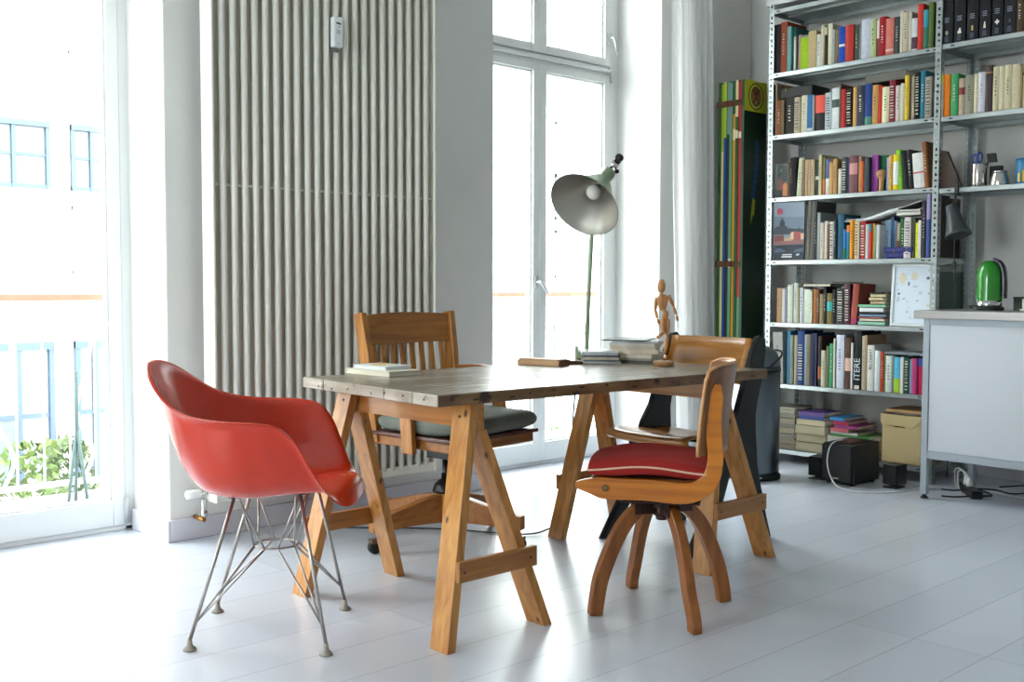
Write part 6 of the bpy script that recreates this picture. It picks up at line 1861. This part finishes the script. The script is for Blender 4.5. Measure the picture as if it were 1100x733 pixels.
# ---------------------------------------------------------------- painted plank bundle in the corner
PLK = [((44, 84, 40), []), ((206, 204, 130), [(1.9, 2.4, (150, 176, 40))]), ((30, 62, 150), [(1.98, 2.4, (176, 196, 60))]), ((34, 50, 40), [(2.0, 2.4, (112, 146, 140))]), ((104, 158, 116), [(2.02, 2.4, (110, 150, 140)), (1.18, 1.24, (190, 220, 200))]),
       ((196, 146, 36), [(2.12, 2.4, (36, 84, 40)), (1.96, 2.03, (226, 206, 150))]), ((30, 84, 44), [(2.10, 2.4, (226, 206, 160)), (1.97, 2.02, (226, 214, 180))]), ((176, 36, 26), [(0, 1.0, (92, 140, 100)), (1.97, 2.01, (226, 214, 190))]), ((24, 60, 34), [])]
X_E = 5.50
ya = 4.068; yb = 3.876
names_ = ['dark green', 'pale yellow', 'blue', 'black green', 'light green', 'mustard', 'deep green', 'red', 'broad front dark green']
HP = 2.322
for i, (c, segs) in enumerate(PLK):
    w = (ya - yb) / 9
    y1 = ya - i * w; y0 = y1 - w + 0.0012
    last = (i == 8)
    tx = X_E + (0.004 if i % 2 else 0.0)
    t = thing('painted_plank', '%s edged painted plank of the tall bundle in the corner' % names_[i], 'plank', (5.62, (y0 + y1) / 2, 0), 0, 'painted planks standing in the corner')
    x1 = tx + 0.235
    zt = HP - 0.010 * (i % 3 == 1)
    cuts = sorted(segs); zc = 0.0; pieces = []
    for (a, b, cc) in cuts:
        a = max(a, 0); b = min(b, zt)
        if a > zc: pieces.append((zc, a, c))
        pieces.append((a, b, cc)); zc = b
    if zc < zt: pieces.append((zc, zt, c))
    MB().box(tx + 0.0005, x1, y0, y1, 0.0, zt).build('board', mat('paint_%d_%d_%d' % PLK[8][0], PLK[8][0], 0.4) if not last else mat('dark_green_gloss', (16, 46, 26), 0.35), t, bevel=0.0015)
    for k, (a, b, cc) in enumerate(pieces):
        MB().box(tx - 0.0006, tx + 0.0008, y0 + 0.0005, y1 - 0.0005, a + 0.0005, b - 0.0005).build('painted_edge', mat('paint_%d_%d_%d' % cc, cc, 0.4), t)
    if last:
        L_ = (196, 200, 40); D_ = (28, 30, 24)
        sh_ = [(L_, [(0, 2.135), (.235, 2.135), (.235, HP), (0, HP)]),
               (D_, circ(.118, 2.228, .078, .082, 40)), ((206, 200, 80), circ(.118, 2.228, .070, .075, 40)), (D_, circ(.118, 2.228, .052, .060, 36)), ((150, 110, 60), circ(.118, 2.228, .047, .054, 36)),
               (D_, [(.112, 2.228), (.124, 2.228), (.156, 2.270), (.148, 2.278)]), (D_, [(.112, 2.228), (.124, 2.228), (.090, 2.278), (.082, 2.272)]), ((150, 60, 34), [(.108, 2.220), (.128, 2.220), (.126, 2.280), (.110, 2.280)]), (D_, [(.085, 2.190), (.118, 2.222), (.152, 2.188), (.146, 2.182), (.118, 2.208), (.090, 2.184)]), ((196, 140, 50), circ(.118, 2.196, .014, .012, 14))]
        for k in range(9):
            z = 1.965 - k * 0.040
            o_ = 0.012 * math.sin(k * 0.5) + 0.112 - k * 0.003
            sh_.append(((40, 84, 130), [(o_, z - .033), (o_ + .040, z - .033), (o_ + .042, z), (o_ + .002, z)]))
        fe_ = []
        fe_.append(((168, 168, 50), [(.080, 1.51), (.112, 1.50), (.122, 1.60), (.095, 1.61)])); fe_.append(((150, 150, 50), [(.078, 1.51), (.100, 1.50), (.074, 1.44)]))
        decal('painted_emblem', (tx + 0.0005, y0, 0), (1, 0, 0), (0, 0, 1), (0, -1, 0), sh_[:10], t)
        decal('painted_snake', (tx + 0.0005, y0, 0), (1, 0, 0), (0, 0, 1), (0, -1, 0), sh_[10:] + fe_, t)
for zc, lab in ((2.185, 'upper'), (1.205, 'lower')):
    t = thing('woven_strap', '%s brown woven strap tied round the painted planks' % lab, 'strap', (5.62, 3.97, zc), 0, 'woven straps round the planks')
    m = MB()
    m.box(X_E - 0.0045, X_E - 0.0012, yb + 0.02, ya + 0.006, zc - 0.018, zc + 0.018)
    m.box(X_E - 0.0045, 5.742, ya + 0.0012, ya + 0.0045, zc - 0.018, zc + 0.018)
    m.build('strap_band', mat('woven_brown', (92, 66, 40), 0.85, noise=0.5, nscale=70, bump=0.3), t)
    MB().obox((X_E - 0.008, (ya + yb) / 2 + 0.01, zc), (0.004, 0, 0), (0, 0.028, 0.004), (0, -0.002, 0.015)).build('knot', mat('woven_red_brown', (110, 52, 34), 0.85, noise=0.5, nscale=70), t, bevel=0.003)

# ---------------------------------------------------------------- cables and power strip below the cabinet
ps_ = thing('power_strip', 'dark power strip on the floor under the metal cabinet', 'power strip', (5.47, 2.43, 0), R(38))
MB(local=True).box(-0.14, 0.14, -0.028, 0.028, 0.0, 0.040).build('body', SPB, ps_, bevel=0.006)
for k in range(3):
    MB(local=True).lathe([(0.019, 0), (0.019, 0.0015)], (-0.08 + k * 0.06, 0, 0.0402), (0, 0, 1), 20).build('socket', mat('socket_grey', (60, 62, 66), 0.5), ps_)
def plug(x, y, z, label):
    t = thing('white_plug', label, 'plug', (x, y, z), 0, 'white plugs in the power strip')
    MB().lathe([(0.018, 0), (0.019, 0.012), (0.012, 0.030), (0.006, 0.044)], (x, y, z), (0, 0.2, 1), 18).build('plug_body', MW, t)
    MB().tube(spline([(x, y + 0.008, z + 0.040), (x - 0.005, y + 0.03, z + 0.075), (x + 0.01, y + 0.065, z + 0.070), (x + 0.02, y + 0.075, z + 0.030), (x + 0.03, y + 0.06, 0.008), (x + 0.08, y - 0.02, 0.006)], 6), 0.0035, 8).build('plug_cord', CW, t)
plug(5.4695, 2.4296, 0.0422, 'white plug standing in the power strip, nearer the cabinet leg')
plug(5.517, 2.4666, 0.0422, 'white plug at the end of the power strip')
BC = mat('black_cable', (22, 22, 24), 0.5)
for i, (pts, lab) in enumerate((
    ([(5.30, 2.50, 0.005), (5.33, 2.44, 0.005), (5.40, 2.36, 0.012), (5.50, 2.33, 0.005), (5.60, 2.44, 0.006), (5.66, 2.58, 0.006)], 'black cable curling beside the cabinet leg'),
    ([(5.42, 2.56, 0.016), (5.45, 2.50, 0.014), (5.56, 2.46, 0.014), (5.62, 2.36, 0.013), (5.58, 2.26, 0.013), (5.70, 2.20, 0.014)], 'black cable looping behind the power strip'),
    ([(5.66, 2.36, 0.024), (5.80, 2.24, 0.035), (5.90, 2.05, 0.06), (5.97, 1.86, 0.10)], 'black cable rising along the wall at the right edge'))):
    tag(MB().tube(spline(pts, 8), 0.0042, 8).build('power_cable', BC), lab, 'cable')
tag(MB().tube(spline([(5.50, 2.34, 0.023), (5.56, 2.22, 0.005), (5.66, 2.08, 0.005), (5.78, 1.90, 0.005)], 8), 0.004, 8).build('white_floor_cable', CW), 'white cable running to the right on the floor under the cabinet', 'cable')
ad = thing('wall_socket', 'cream wall adapter behind the metal cabinet', 'socket', (6.05, 2.62, 0.20))
MB().box(6.018, 6.0595, 2.60, 2.68, 0.20, 0.28).build('body', mat('cream_plastic', (222, 222, 204), 0.5), ad, bevel=0.004)
MB().lathe([(0.016, 0), (0.016, 0.003)], (6.018, 2.64, 0.24), (-1, 0, 0), 18).build('socket', mat('socket_grey', (60, 62, 66), 0.5), ad)
